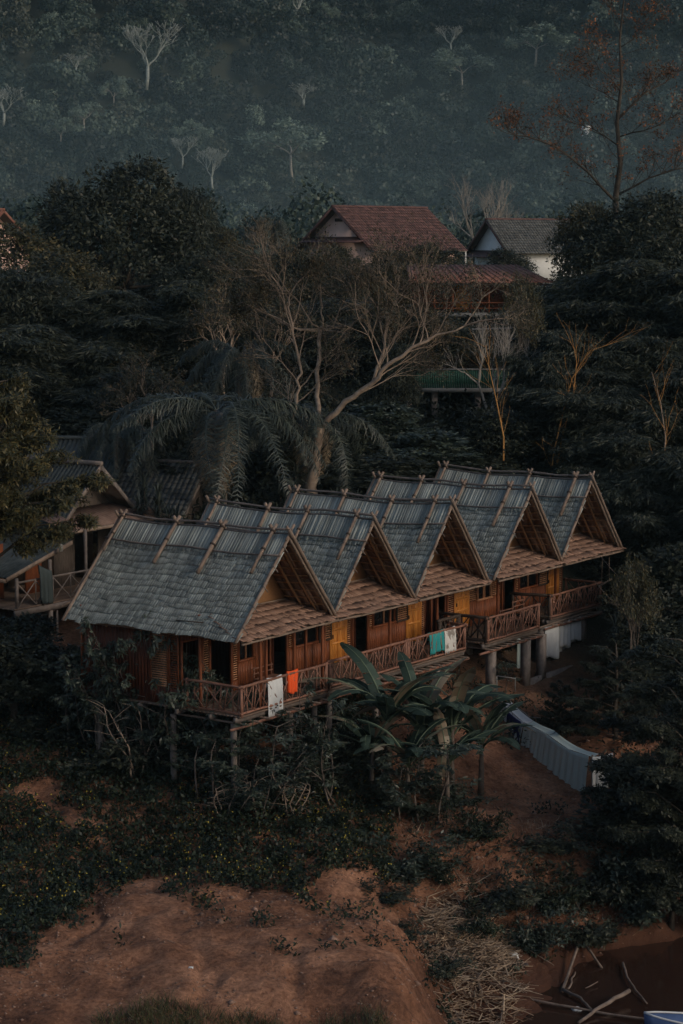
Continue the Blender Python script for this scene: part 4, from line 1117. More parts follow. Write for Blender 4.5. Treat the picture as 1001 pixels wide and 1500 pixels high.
def palm(seed, nf=17, th=5.0, length=3.9, dead=3):
    def b(root):
        rng = random.Random(seed); mb = MB()
        mb.tube([(0, 0, 0), (0.15, 0.05, th * .4), (0.05, 0, th * .8), (0, 0, th + .1)], [0.22, 0.16, 0.14, 0.16], 10); mb.build('trunk', M['bark'], root)
        protos = [frond_mesh(seed * 10 + k, length * (1 + .1 * k), 0.55 + 0.3 * k, 0.8).build('frond', L['palm'], root) for k in range(4)]
        dprot = frond_mesh(seed * 10 + 8, length * 0.75, 1.6, 0.75).build('frond', L['deadpalm'], root)
        for i in range(nf):
            o = protos[i % 4] if i < 4 else protos[i % 4].copy()
            if i >= 4: col.objects.link(o); o.parent = root
            o.location = (0, 0, th); el = rng.uniform(-0.75, 0.15) * (1.0 if i % 3 else -0.6)
            o.rotation_euler = (rng.uniform(-.3, .3), -el * -0.6 if False else el * -0.5, i * 2.4 + rng.uniform(-.25, .25))
        for i in range(dead):
            o = dprot if i == 0 else dprot.copy()
            if i: col.objects.link(o); o.parent = root
            o.location = (0, 0, th - .1); o.rotation_euler = (0, 0.7, rng.uniform(0, 6.28))
            o['label'] = 'dry brown frond'
    return b
proto('palm_a', 'palm_tree', 'palm', palm(71)); proto('palm_b', 'palm_tree', 'palm', palm(72, 15, 4.0, 3.6, 2))

# --- banana plants: long blades, each a part
RIBS = []
L['banana_rib'] = leafmat('banana_midrib', [(0.10, 0.14, 0.09), (0.16, 0.20, 0.13)], 0.0)
def banana_leaf(seed, length=2.4, width=0.62, bend=1.0, torn=0.5):
    r = np.random.default_rng(seed); n = 46; t = np.linspace(0, 1, n)
    el = 1.15 - (1.55 + .3 * r.uniform()) * bend * t ** 1.15
    dx = np.cos(el); dz = np.sin(el); st = length / n
    X = np.cumsum(dx) * st; Z = np.cumsum(dz) * st; Yo = 0.10 * length * t ** 2 * r.uniform(-1, 1)
    P = np.c_[X, Yo, Z]; T = rnorm(np.gradient(P, axis=0)); S = np.tile([0, 1.0, 0], (n, 1)); Nn = rnorm(np.cross(S, T) * -1)
    mb = MB(); rb = MB(); rb.tube([tuple(p + Nn[0] * .01) for p in P[::5]], [0.034 * (1 - .8 * k) for k in t[::5]], 6); RIBS.append(rb)
    w = width * 0.5 * np.clip((t - 0.1) / 0.16, 0, 1) ** .6 * np.clip((1 - t) / 0.22, 0, 1) ** .6
    for s_ in (-1, 1):
        i = 0
        while i < n - 1:
            j = min(n - 1, i + (int(r.integers(3, 9)) if r.uniform() < torn else int(r.integers(9, 18))))
            m_ = j - i + 1; drop = r.uniform(0.05, 0.55) * (1 if r.uniform() < torn else .4)
            V = []
            for q in range(i, j + 1):
                for kk in (0, .5, 1):
                    off = S[q] * s_ * w[q] * kk + Nn[q] * (0.10 * kk * width * .5) + np.array([0, 0, -drop * w[q] * kk ** 2]) + T[q] * 0.25 * w[q] * kk
                    if q == j and kk > 0: off = off - T[q] * 0.012
                    V.append(P[q] + off)
            V = np.array(V); Q = []
            for q in range(m_ - 1):
                for kk in range(2):
                    a = q * 3 + kk; Q.append((a, a + 3, a + 4, a + 1))
            if m_ > 1: mb.quads(V, np.array(Q))
            i = j
            if i >= n - 1: break
    return mb
def banana(seed, nl=8, th=2.0, size=1.0):
    def b(root):
        rng = random.Random(seed); mb = MB()
        mb.tube([(0, 0, 0), (0.03, 0, th * .5), (0, 0.02, th * 1.02)], [0.13, 0.10, 0.06], 10); mb.build('pseudostem', M['bark'], root)
        for i in range(nl):
            o = banana_leaf(seed * 20 + i, rng.uniform(2.3, 3.2) * size, rng.uniform(.36, .5) * size, rng.uniform(.6, 1.3), rng.uniform(.55, 1)).build('leaf_blade', L['banana'] if i < nl - 2 else L['deadpalm'], root)
            if i >= nl - 2: o['label'] = 'withered brown hanging leaf'
            if i >= nl - 3: o.rotation_euler[1] = rng.uniform(.7, 1.25); o.location = (0, 0, th * .78)
            rib = RIBS.pop().build('midrib', L['banana_rib'], o, True)
            o.location = (0, 0, th * (0.86 + 0.14 * i / nl)); o.rotation_euler = (rng.uniform(-.15, .15), rng.uniform(-.3, .25), i * 2.4 + rng.uniform(-.3, .3))
    return b
for i in range(3): proto('banana%d' % i, 'banana_plant', 'banana plant', banana(81 + i, 11 + i, 2.0))
# ------------------------------------------------------------------ buildings behind
def corrugated(mb, p0, along, down, pitch=0.16, amp=0.03):
    """ribbed sheet: along = ridge direction vector, down = slope vector"""
    p0, along, down = Vector(p0), Vector(along), Vector(down)
    nr = along.cross(down).normalized(); nr = nr if nr.z > 0 else -nr
    n = int(along.length / pitch * 4); V = []; F = []
    for i in range(n + 1):
        q = p0 + along * (i / n) + nr * (amp * math.sin(i * PI / 2))
        V += [q, q + down, q - nr * .012, q + down - nr * .012]
    for i in range(n):
        a = i * 4; F += [(a, a + 4, a + 5, a + 1), (a + 2, a + 3, a + 7, a + 6), (a + 1, a + 5, a + 7, a + 3), (a, a + 2, a + 6, a + 4)]
    mb.add(V, F)
def tiles(mb, rng, p0, along, down, tw=0.24, tl=0.33):
    p0, along, down = Vector(p0), Vector(along), Vector(down)
    nr = along.cross(down).normalized(); nr = nr if nr.z > 0 else -nr
    a = along.normalized(); d = down.normalized()
    for i in range(int(down.length / tl) + 1):
        for j in range(int(along.length / tw)):
            p = p0 + d * (i * tl) + a * (j * tw) + nr * (0.03 + rng.uniform(0, .012))
            mb.slab(p, a * tw * .93, d * (tl + .07) + nr * .03, nr * .025)
def house(name, label, cat, apex, rd, rlen, wdn, drop, roofmat, wallmat, walls=3.0, over=0.6, tile=True, ribs=0.2, trim='redtile', seed=1, wall_in=0.7, chim=False, base=None):
    """gabled house: apex = nearest ridge end, rd = plan direction of the ridge away from it, wdn = half width"""
    rng = random.Random(seed); apex = Vector(apex); rd = Vector((rd[0], rd[1], 0)).normalized(); sd = Vector((rd.y, -rd.x, 0))
    zb = g(apex.x, apex.y) if base is None else base
    root = thing(name, label, cat, (apex.x, apex.y, zb)); A = Vector((0, 0, apex.z - zb))
    rf = MB(); 
    for s_ in (-1, 1):
        dn = sd * s_ * wdn + Vector((0, 0, -drop))
        if tile: tiles(rf, rng, A, rd * rlen, dn)
        else: corrugated(rf, A, rd * rlen, dn, ribs, 0.035)
    roof = rf.build('roof', M[roofmat], root)
    mb = MB(); mb.pole(A + Vector((0, 0, .05)) - rd * .05, A + rd * (rlen + .05) + Vector((0, 0, .05)), .10, 7); mb.build('ridge_cap', M[trim], roof)
    ul = MB()
    for s_ in (-1, 1):
        dn = sd * s_ * (wdn - .08) + Vector((0, 0, -drop * (wdn - .08) / wdn)); nr = rd.cross(dn).normalized(); nr = nr if nr.z > 0 else -nr
        ul.slab(A - nr * .09 + rd * .05, rd * (rlen - .1), dn, nr * .03)
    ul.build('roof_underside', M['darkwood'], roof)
    for s_ in (-1, 1):
        for e in (0.0, rlen):
            mb = MB(); dn = sd * s_ * wdn + Vector((0, 0, -drop)); nr = rd.cross(dn).normalized(); nr = nr if nr.z > 0 else -nr
            mb.slab(A + rd * (e - .03 if e == 0 else e - .02) - nr * .13, dn, rd * .05, nr * .16); mb.build('bargeboard', M[trim], root)
    w = wdn - over; hz = A.z - drop * w / wdn - .1; f = over * 1.0 + wall_in - .7 + .0
    for e, nm in ((f, 'gable_wall'), (rlen - f, 'gable_wall')):
        mb = MB(); th = rd * .12; P = [rd * e - sd * w + Vector((0, 0, hz - walls)), rd * e + sd * w + Vector((0, 0, hz - walls)), rd * e + sd * w + Vector((0, 0, hz)), rd * e + A * 1.0 - Vector((0, 0, .14)), rd * e - sd * w + Vector((0, 0, hz))]
        Q = [p + th for p in P]; mb.add(P + Q, [(0, 1, 2, 3, 4), (9, 8, 7, 6, 5)] + [(i, i + 5, (i + 1) % 5 + 5, (i + 1) % 5) for i in range(5)])
        mb.build(nm, M[wallmat], root)
    for s_ in (-1, 1):
        mb = MB(); mb.slab(rd * (f + .13) + sd * s_ * w + Vector((0, 0, hz - walls)), rd * (rlen - 2 * f - .02), sd * s_ * -.12, Vector((0, 0, walls))); mb.build('side_wall', M[wallmat], root)
    return root, A, rd, sd, hz, f

# red tiled house
ap = at(487, 303, 150)
root, A, rd, sd, hz, f = house('tiled_house', 'large house with a dark red tiled roof and pink gable wall', 'house', ap, (.707, .707), 9.6, 3.8, 2.95, 'redtile', 'pink', 3.0, .5, True, seed=3, wall_in=.85)
mb = MB(); mb.slab(A + rd * (f - .06) - sd * .35 + Vector((0, 0, -1.0)), sd * .7, rd * .04, Vector((0, 0, .22))); mb.build('gable_vent', M['darkwood'], root)
mb = MB(); c0 = A + rd * (f - 1.0) + Vector((0, 0, -2.45)); mb.slab(c0 - sd * 3.0, sd * 6.0, rd * 1.0 + Vector((0, 0, .35)), Vector((0, 0, .06))); mb.build('porch_roof', M['redtile'], root)
mb = MB(); e = A + sd * 3.85 + Vector((0, 0, -3.0)); mb.pole(e, e + rd * 9.6, .08, 7); gt = mb.build('gutter', M['white_wall'], root)
mb = MB(); mb.pole(e + rd * 9.5, e + rd * 9.5 + Vector((0, 0, -2.4)), .06, 6); mb.build('downpipe', M['white_wall'], gt)
# white house behind it
ap = at(712, 322, 168)
root, A, rd, sd, hz, f = house('white_house', 'white-walled house with a grey tiled roof, right of the red roof', 'house', ap, (.9, .43), 7.5, 3.3, 2.5, 'greytile', 'white_wall', 3.0, .5, True, seed=4, wall_in=.8)
mb = MB(); mb.slab(A + rd * (f - .9) - sd * 3.2 + Vector((0, 0, -2.9)), sd * 6.4, rd * .85 + Vector((0, 0, .5)), Vector((0, 0, .06))); mb.build('porch_roof', M['redtile'], root)
# orange roof corner at the far left
house('tiled_house', 'house with an orange-red roof corner at the left edge, behind the trees', 'house', at(6, 308, 150), (-.9, .43), 8, 5, 3.2, 'rust', 'pink', 3.0, .8, True, seed=5, trim='rust')

# rusty roofed wooden house with veranda
def box_part(root, nm, mat_, p0, ax, ay, az):
    mb = MB(); mb.slab(p0, ax, ay, az); return mb.build(nm, M[mat_], root)
pR = at(812, 411, 116.5); pL = at(600, 414, 116.5); zb = g(8, 118)
root = thing('veranda_house', 'wooden house with a rust-red sheet roof and an open veranda', 'house', (pL.x, 116.5, zb)); off = Vector((pL.x, 116.5, zb))
topL = at(596, 388, 120.8); topR = at(757, 388, 120.8)
mb = MB(); W_ = pR.x - pL.x
p0 = Vector((0, 0, pL.z - zb)); tl = topL - off; n_ = 44
rng = random.Random(8)
for i in range(n_):
    a0 = p0 + Vector((W_ * i / n_, 0, 0)); b0 = tl + Vector(((topR.x - topL.x) * i / n_, 0, 0)); sc = (topR.x - topL.x) / n_
    zz = 0.03 if i % 2 else 0.0
    V = [a0 + Vector((0, 0, zz)), a0 + Vector((W_ / n_ * .98, 0, zz)), b0 + Vector((sc * .98, 0, zz)), b0 + Vector((0, 0, zz))]
    V2 = [v - Vector((0, 0, .025)) for v in V]; mb.add(V + V2, [(0, 1, 2, 3), (7, 6, 5, 4), (0, 4, 5, 1), (1, 5, 6, 2), (2, 6, 7, 3), (3, 7, 4, 0)])
mb.build('roof', M['rust'], root)
fz = at(700, 458, 117.5).z - zb
box_part(root, 'eave_board', 'darkwood', Vector((.05, .1, p0.z - .16)), Vector((W_ - .1, 0, 0)), Vector((0, .06, 0)), Vector((0, 0, .12)))
box_part(root, 'floor_slab', 'concrete', Vector((0, .4, fz - .22)), Vector((W_ - .4, 0, 0)), Vector((0, 5.2, 0)), Vector((0, 0, .2)))
for i, x in enumerate(np.linspace(.4, W_ - 1.5, 7)):
    mb = MB(); mb.pole((x, .7, fz - .02), (x, .7, p0.z + .02), .06, 6); mb.build('veranda_post', M['redwood'], root)
mb = MB(); planks(mb, .3, 2.6, fz, p0.z + .3, 2.7, rng); planks(mb, 3.5, 4.4, fz, p0.z + .3, 2.7, rng); planks(mb, 5.3, W_ - 1.6, fz, p0.z + .3, 2.7, rng); mb.build('front_wall', M['redwood'], root)
for x in (2.65, 4.45):
    mb = MB(); mb.b2(x, x + .8, 2.75, 2.8, fz, fz + 1.7); mb.build('door', M['orange' if x < 3 else 'redwood'], root)
mb = MB(); planks(mb, .3, W_ - 1.6, fz, p0.z + .9, 5.2, rng); mb.build('rear_wall', M['redwood'], root)
mb = MB(); mb.pole((.4, .55, fz + .55), (W_ - 1.5, .55, fz + .55), .035, 6); mb.pole((.4, .55, fz + .25), (W_ - 1.5, .55, fz + .25), .03, 6); mb.build('railing', M['redwood'], root)
for x in (.6, 3.4, 6.2):
    mb = MB(); mb.b2(x - .12, x + .12, .8, 1.04, -1.8, fz - .22); mb.build('stilt', M['post'], root)

# building with a green balcony
gl = at(592, 571, 104); gr = at(748, 571, 104); zb = g(gl.x + 2.5, 106); off = Vector((gl.x, 104, zb))
root = thing('balcony_building', 'concrete building with a dark green balcony on square pillars', 'building', off); W_ = gr.x - gl.x; z0 = gl.z - zb
box_part(root, 'floor_slab', 'concrete', Vector((0, 0, z0 - .12)), Vector((W_, 0, 0)), Vector((0, 4, 0)), Vector((0, 0, .2)))
mb = MB()
for i in range(46): mb.b2(.05 + i * (W_ - .1) / 46, .05 + (i + .86) * (W_ - .1) / 46, .06, .09 + (.02 if i % 2 else 0), z0 + .085, z0 + .95)
mb.build('balcony_panel', M['green'], root)
mb = MB(); mb.b2(0, W_, .02, .12, z0 + .955, z0 + 1.02); mb.build('top_rail', M['concrete'], root)
for x in (.25, 1.5, 3.6, W_ - .3):
    mb = MB(); mb.b2(x - .14, x + .14, .3, .58, -2.5, z0 - .125); mb.build('pillar', M['post'], root)
mb = MB(); mb.b2(0.1, W_ - .1, 3.6, 3.75, -2.2, z0 + 1.6); mb.build('rear_wall', M['darkwood'], root)
# grey handrail above it, on the slope
root = thing('handrail', 'grey metal handrail across the slope above the green balcony', 'handrail', at(640, 484, 112)); mb = MB(); pe = at(775, 480, 112) - at(640, 484, 112); pe = Vector(pe)
mb.pole((0, 0, 0), pe, .05, 6); mb.build('rail', M['concrete'], root)
for t in (0, .5, 1):
    p = pe * t; mb = MB(); w_ = at(640, 484, 112) + p; mb.pole(p, (p.x, p.y, g(w_.x, w_.y) - w_.z + p.z - .3), .04, 5); mb.build('rail_post', M['concrete'], root)

# ------------------------------------------------------------------ wooden house at the left with a metal roof
ap = at(148, 681, 84); zb = g(ap.x, ap.y)
RD = Vector((-.819, .574, 0))
root, A, rd, sd, hz, f = house('wooden_house', 'dark wooden house with a corrugated metal roof at the left edge', 'house', ap, RD, 6.2, 2.7, 2.55, 'metal', 'plank_wall', 0.5, .35, False, 0.2, 'bamboo_grey', 6, 1.4)
rng = random.Random(9)
# sd points right-back or left-front?  keep both slopes; local front axis is -rd, row axis is -U / U
front = -rd
dz = at(90, 872, 81.5).z - zb
cz = A.z - 1.75
# lean-to roof under the gable
mb = MB(); corrugated(mb, front * 1.0 - U * 3.1 + Vector((0, 0, cz - .45)), U * 5.9, rd * 1.9 + Vector((0, 0, .5)), .2, .03); mb.build('porch_roof', M['brownsheet'], root)
mb = MB(); mb.pole(front * 1.0 - U * 3.2 + Vector((0, 0, cz - .53)), front * 1.0 + U * 2.7 + Vector((0, 0, cz - .53)), .075, 7); mb.build('eave_beam', M['bamboo'], root)
# lower side roof running off to the left
q0 = front * 0.9 - U * 2.75 + Vector((0, 0, A.z - 2.6))
mb = MB(); corrugated(mb, q0, rd * 7.5, -U * 3.6 + Vector((0, 0, -1.0)), .2, .03); mb.build('side_roof', M['metal'], root)
mb = MB(); mb.slab(q0 - rd * .05 - Vector((0, 0, .16)), -U * 3.6 + Vector((0, 0, -1.0)), rd * .05, Vector((0, 0, .16))); mb.build('bargeboard', M['bamboo'], root)
mb = MB(); e0 = q0 - U * 3.6 + Vector((0, 0, -1.12)); mb.pole(e0, e0 + rd * 7.5, .08, 7); mb.build('eave_beam', M['bamboo'], root)
# deck, posts, cross-braced rail
mb = MB()
for i in range(34):
    p = front * (1.2 - i * .17) - U * 6.2 + Vector((0, 0, dz - .05)); mb.slab(p, U * 9.0, front * -.16, Vector((0, 0, .05)))
mb.build('deck', M['deckwood'], root)
mb = MB(); p = front * 1.22 - U * 6.2 + Vector((0, 0, dz - .28)); mb.slab(p, U * 9.0, rd * .1, Vector((0, 0, .22))); mb.build('edge_beam', M['bamboo_grey'], root)
for x in (-6.0, -4.2, -2.2, 0.2, 2.6):
    mb = MB(); p = front * 1.1 + U * x; top = cz - .5 if x > -3 else A.z - 2.75 + (x + 2.75) * .277; mb.pole(p + Vector((0, 0, dz)), p + Vector((0, 0, top)), .07, 8); mb.build('porch_post', M['bamboo_grey'], root)
    mb = MB(); wp = Vector((ap.x, ap.y, 0)) + p; mb.pole(p + Vector((0, 0, g(wp.x, wp.y) - zb - .4)), p + Vector((0, 0, dz - .3)), .09, 8); mb.build('stilt', M['post'], root)
la = MB(); tp = MB()
P0 = front * 1.15 - U * 6.0 + Vector((0, 0, dz))
tp.slab(P0 + Vector((0, 0, .92)), U * 8.7, rd * .06, Vector((0, 0, .07))); 
for i in range(9):
    a_ = P0 + U * (i * .96) + Vector((0, 0, .05)); b_ = P0 + U * ((i + 1) * .96) + Vector((0, 0, .92))
    la.pole(a_, b_, .026, 5); la.pole(a_ + Vector((0, 0, .87)), b_ - Vector((0, 0, .87)), .026, 5); la.pole(a_, a_ + Vector((0, 0, .87)), .022, 5)
rl = la.build('railing', M['bamboo_grey'], root); tp.build('top_rail', M['bamboo_grey'], rl)
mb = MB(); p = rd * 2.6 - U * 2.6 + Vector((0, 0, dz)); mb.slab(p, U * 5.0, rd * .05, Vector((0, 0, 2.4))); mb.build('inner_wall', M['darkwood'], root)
for x0, x1, k in ((-5.9, -4.6, 'redwood'), (-3.4, -2.5, 'redwood'), (-1.8, -.6, 'plank_wall'), (.8, 2.4, 'plank_wall')):
    mb = MB(); p = rd * .9 + U * x0 + Vector((0, 0, dz)); mb.slab(p, U * (x1 - x0), rd * .05, Vector((0, 0, 2.1))); mb.build('front_wall', M[k], root)
mb = MB(); p = rd * 5.6 - U * 5.9 + Vector((0, 0, dz)); mb.slab(p, U * 8.3, rd * .06, Vector((0, 0, 2.4))); mb.build('rear_wall', M['darkwood'], root)
def wp_(x, fr, z): return Vector((ap.x, ap.y, zb)) + U * x + front * fr + Vector((0, 0, z))
drape('cloth', wp_(-5.0, 1.28, dz + 1.5), wp_(-4.3, 1.28, dz + 1.2), 1.3, M['cloth_dark'], 'dark cloth hanging in front of the veranda of the wooden house', 'cloth', seed=31, amp=.06, normal=front)
mb = MB(); mb.slab((-.2, -.02, -.14), (.4, 0, 0), (0, .04, 0), (0, 0, .28)); o = mb.build('notice', M['concrete']); o.location = wp_(-3.7, 1.22, dz + 2.0); o.rotation_euler = (0, 0, HROT)
o.scale = (.45, 1, 1); tag(o, 'small pale blank board on a post of the wooden house', 'board')
# plank gangway and punt-like trough below the deck
a_ = at(45, 912, 80); b_ = at(122, 876, 80.5)
root = thing('gangway', 'narrow plank gangway sloping up beside the nearest hut', 'gangway', a_)
mb = MB(); d_ = b_ - a_; mb.slab((0, 0, 0), d_, (.12, .7, 0), (0, 0, .05)); mb.build('walkway_plank', M['bamboo_grey'], root)
mb = MB(); mb.pole((0, 0, .07), d_ + Vector((0, 0, .07)), .05, 7); mb.build('edge_pole', M['bamboo'], root)
for t in (.05, .5, .95):
    p = a_ + d_ * t; mb = MB(); mb.pole(d_ * t, (d_.x * t, d_.y * t, g(p.x, p.y) - a_.z - .3), .05, 6); mb.build('support', M['bamboo_grey'], root)
# sheds behind the wooden house
root, A, rd, sd, hz, f = house('shed', 'low shed with a dark corrugated roof behind the wooden house', 'shed', at(192, 644, 93), (-1, .12), 5.2, 4.0, 2.0, 'metal', 'plank_wall', 2.5, .4, False, .2, 'metal', 11)
root, A, rd, sd, hz, f = house('shed', 'shed with a roof of pale weathered slats below the palms', 'shed', at(305, 680, 90.5), (-.95, .3), 5.6, 3.2, 2.2, 'greytile', 'plank_wall', 2.5, .4, True, .2, 'bamboo_grey', 12)
# ------------------------------------------------------------------ planting
GT = 'trees and bushes on the slope behind the huts'
# big dense tree, upper left
plant('broad_a', 178, 238, 128, 205, 'big dense dark tree rising above the others at upper left', unit=(8.4, 10.2))
plant('broad_c', 262, 276, 130, 110, 'smaller dense tree joined to the right flank of the big dark tree', unit=(8, 10), rot=1.0)
plant('broad_a', 92, 268, 131, 70, 'narrow dark tree at the left shoulder of the big dark tree', unit=(8, 10), rot=2.0)
rows = [
 ('broad_a', 650, 366, 137, 80, 'round dark tree under the right end of the red roof eave'),
 ('broad_b', 575, 368, 139, 90, 'olive tree under the middle of the red roof eave'),
 ('broad_b', 500, 362, 134, 105, 'olive tree hiding the wall below the pink gable'),
 ('broad_c', 440, 380, 127, 90, 'drooping tree left of and below the pink gable'),
 ('broad_b', 690, 500, 108, 120, 'olive tree directly below the veranda house'),
 ('broad_c', 580, 505, 102, 80, 'drooping tree left of the green balcony'),
 ('broad_b', 20, 330, 122, 190, 'bushy olive tree under the orange roof corner'),
 ('broad_b', 112, 368, 116, 170, 'olive tree directly below the big dark tree'),
 ('broad_c', 30, 398, 110, 210, 'dark drooping tree at the left edge, halfway up'),
 ('feather_b', 175, 430, 108, 210, 'dark feathery tree left of the dry palm fronds'),
 ('feather_b', 70, 480, 103, 230, 'wide dark feathery tree above the metal roof'),
 ('broad_c', 205, 540, 99, 150, 'dark tree behind the drooping palm at left'),
 ('broad_b', 330, 335, 138, 100, 'tree with brownish top between the big dark tree and the red roof'),
 ('broad_b', 390, 372, 132, 100, 'tree just left of the pink gable'),
 ('broad_a', 300, 372, 122, 130, 'dark tree right of and below the big dark tree'),
 ('feather_b', 290, 415, 110, 160, 'feathery tree behind the dry palm fronds'),
 ('broad_c', 385, 430, 112, 150, 'dark tree behind the left limbs of the spreading tree'),
 ('broad_a', 440, 364, 124, 95, 'dark tree in front of the pink gable'),
 ('broad_b', 560, 385, 126, 130, 'tree overlapping the foot of the red roof'),
 ('broad_a', 615, 358, 136, 90, 'round dark tree touching the red roof eave'),
 ('broad_c', 500, 440, 110, 190, 'dark tree behind the crown of the spreading tree'),
 ('broad_a', 600, 448, 110, 150, 'dark tree left of the rust-roofed veranda'),
 ('broad_a', 745, 366, 148, 85, 'dark round tree below the white house'),
 ('bush', 560, 590, 98, 130, 'large-leaved bush left of the concrete pillar'),
 ('bush', 620, 632, 95, 150, 'large-leaved bush below the green balcony'),
 ('bush_dark', 500, 610, 96, 130, 'dark bush right of the spreading tree trunk'),
 ('bush_dark', 715, 600, 97, 110, 'dark bush right of the concrete pillar'),
 ('bush_dark', 405, 655, 93, 130, 'dark bush below the right palm'),
 ('bush_dark', 560, 668, 92, 190, 'low dark bush right behind the middle ridge'),
 ('bush_dark', 700, 672, 95, 170, 'low dark bush behind the fourth ridge'),
 ('bush_dark', 260, 668, 92, 120, 'dark bush between the two palms'),
 ('bush_dark', 120, 600, 98, 160, 'dark bush behind the corrugated shed'),
 ('broad_b', 865, 300, 118, 120, 'olive tree under the tall orange-leaved tree'),
 ('broad_a', 945, 285, 116, 180, 'dark tree at the foot of the tall orange-leaved tree'),
 ('broad_b', 885, 395, 112, 110, 'olive tree right of the rust-roofed veranda'),
 ('feather_b', 925, 385, 108, 230, 'wide dark feathery tree at the right edge'),
 ('feather_a', 805, 492, 100, 120, 'dense bamboo clump right of the green balcony'),
 ('feather_a', 860, 545, 98, 200, 'bamboo clump behind the yellow culms'),
 ('feather_b', 960, 500, 99, 210, 'dark feathery tree at the right edge, below the wide one'),
 ('feather_a', 900, 640, 95, 190, 'bamboo clump just above the farthest roof'),
 ('feather_a', 985, 660, 92, 170, 'bamboo clump at the right edge beside the farthest roof'),
 ('bush_dark', 945, 770, 92, 150, 'dark bush right of the farthest porch'),
 ('bush_dark', 990, 800, 86, 160, 'dark bush at the right edge, level with the porches'),
 ('bush_dark', 885, 880, 93, 110, 'dark bush behind the last concrete stilt'),
 ('bush_dark', 965, 910, 82, 150, 'dark bush at the right edge above the feathery layered tree'),
 ('bush_dark', 840, 800, 96, 120, 'dark bush seen through the farthest porch'),
]
for i, (k, px, py, Y, w, lb) in enumerate(rows): plant(k, px, py, Y, w, lb, GT, rot=i * 1.3, unit=(8, 10) if 'feather' in k else (8.2, 10))
# the wood goes on past both edges of the view
for i, (px, py, Y, w) in enumerate([(1090, 420, 104, 230), (1180, 520, 96, 240), (1120, 640, 90, 220), (1240, 700, 88, 240), (1150, 820, 84, 200), (1330, 560, 100, 260), (1200, 950, 78, 200)]):
    plant('feather_b', px, py, Y, w, 'dark feathery tree beyond the right edge of the view', 'trees beyond the right edge', rot=i * 1.1)
for i, (px, py, Y, w) in enumerate([(-90, 380, 112, 220), (-180, 520, 100, 240), (-120, 900, 80, 200), (-260, 640, 92, 240)]):
    plant('broad_c', px, py, Y, w, 'dark tree beyond the left edge of the view', 'trees beyond the left edge', rot=i * 1.1)
# pale bare and brown thin trees
plant('sparse_pale', 703, 258, 215, 95, 'pale bare tree between the red roof and the white house', unit=(7.5, 10.4))
plant('sparse_pale', 720, 455, 100, 95, 'pale dry tree standing left of the bamboo clump', unit=(7.5, 10.4), rot=1)
plant('sparse_twiggy', 765, 405, 103, 70, 'thin pale sapling in front of the rust-roofed veranda', unit=(7, 10.2), rot=2)
plant('sparse_brown', 395, 405, 106, 110, 'thin tree with brownish leaf sprays left of the pink gable', unit=(8, 10), rot=.5)
plant('sparse_brown', 330, 395, 104, 120, 'thin tree with brownish leaf sprays above the dry palm', unit=(8, 10), rot=2.5)
plant('sparse_brown', 225, 515, 96, 130, 'thin brownish tree above the left palm fronds', unit=(8, 10), rot=3.3)
plant('sparse_brown', 600, 440, 108, 100, 'thin tree with brownish leaf sprays below the red roof', unit=(8, 10), rot=4)

# the spreading tree in the middle: hand-laid limbs
tb = at(455, 712, 89.5); zg = g(tb.x, tb.y); tb = Vector((tb.x, tb.y, zg - .2))
root = thing('spreading_tree', 'tree with pale spreading limbs and thin rusty foliage in the middle', 'tree', tb)
rng = random.Random(77); r = np.random.default_rng(77); mb = MB(); tips = []
def limb(pts, r0, r1):
    P = [at(px, py, Y) - tb for (px, py, Y) in pts]; Ps = []
    for i in range(len(P) - 1):
        for t in (0, .33, .67): Ps.append(P[i].lerp(P[i + 1], t) + Vector((rng.gauss(0, .04), rng.gauss(0, .04), rng.gauss(0, .04))))
    Ps.append(P[-1]); n_ = len(Ps)
    mb.tube(Ps, [r0 + (r1 - r0) * i / (n_ - 1) for i in range(n_)], 8)
    return Ps
tr = limb([(455, 745, 89.5), (457, 700, 89.5), (462, 660, 89.5), (470, 625, 89.3)], .28, .17)
l1 = limb([(470, 625, 89.3), (505, 590, 89), (545, 562, 88.6), (570, 535, 88.2), (600, 512, 88), (640, 492, 88), (680, 478, 87.6)], .13, .035)
l2 = limb([(545, 562, 88.6), (556, 530, 88.8), (562, 500, 89), (570, 460, 89.2), (574, 455, 89.5)], .07, .03)
l3 = limb([(462, 660, 89.5), (430, 615, 89.8), (437, 580, 90.5), (442, 545, 90.5), (430, 490, 90.5), (424, 450, 90.8), (425, 432, 91)], .085, .035)
l4 = limb([(470, 625, 89.3), (466, 580, 90.3), (468, 530, 91), (470, 480, 91.5)], .11, .08)
for (px, py) in ((440, 445), (470, 435), (500, 448), (528, 465), (405, 465), (380, 455), (545, 450)): l = limb([(470, 482, 91.5), ((470 + px) / 2 + 4, (482 + py) / 2 + 12, 91.2), (px, py, 91)], .05, .026); twigs(mb, rng, l[-1], (l[-1] - l[-3]), 0.8, .03, 4, tips, .75, .0, (2, 4))
for Ps, rr in ((l1, .045), (l2, .04), (l3, .04)):
    for i in range(3, len(Ps)):
        if rng.random() < .75:
            d_ = (Ps[i] - Ps[i - 1]).normalized(); sdv = Vector((rng.gauss(0, 1), rng.gauss(0, 1), abs(rng.gauss(.5, .6)))).normalized()
            twigs(mb, rng, Ps[i], d_ * .7 + sdv * .8, rng.uniform(1.1, 1.9), rr * .7, 3, tips, .6, -.02, (3, 4))
    twigs(mb, rng, Ps[-1], Ps[-1] - Ps[-2], 1.3, rr, 4, tips, .65, .0, (2, 3))
mb.build('trunk', M['bark_warm'], root)
C = np.array([t[0][:] for t in tips]); O = np.array([t[1][:] for t in tips]); sel = r.uniform(size=len(C)) < .42
V, Q = clusters(r, C[sel], O[sel], 12, .17, .13, .05, .1, .8); mb = MB(); mb.quads(V, Q); mb.build('crown', L['brownleaf'], root)

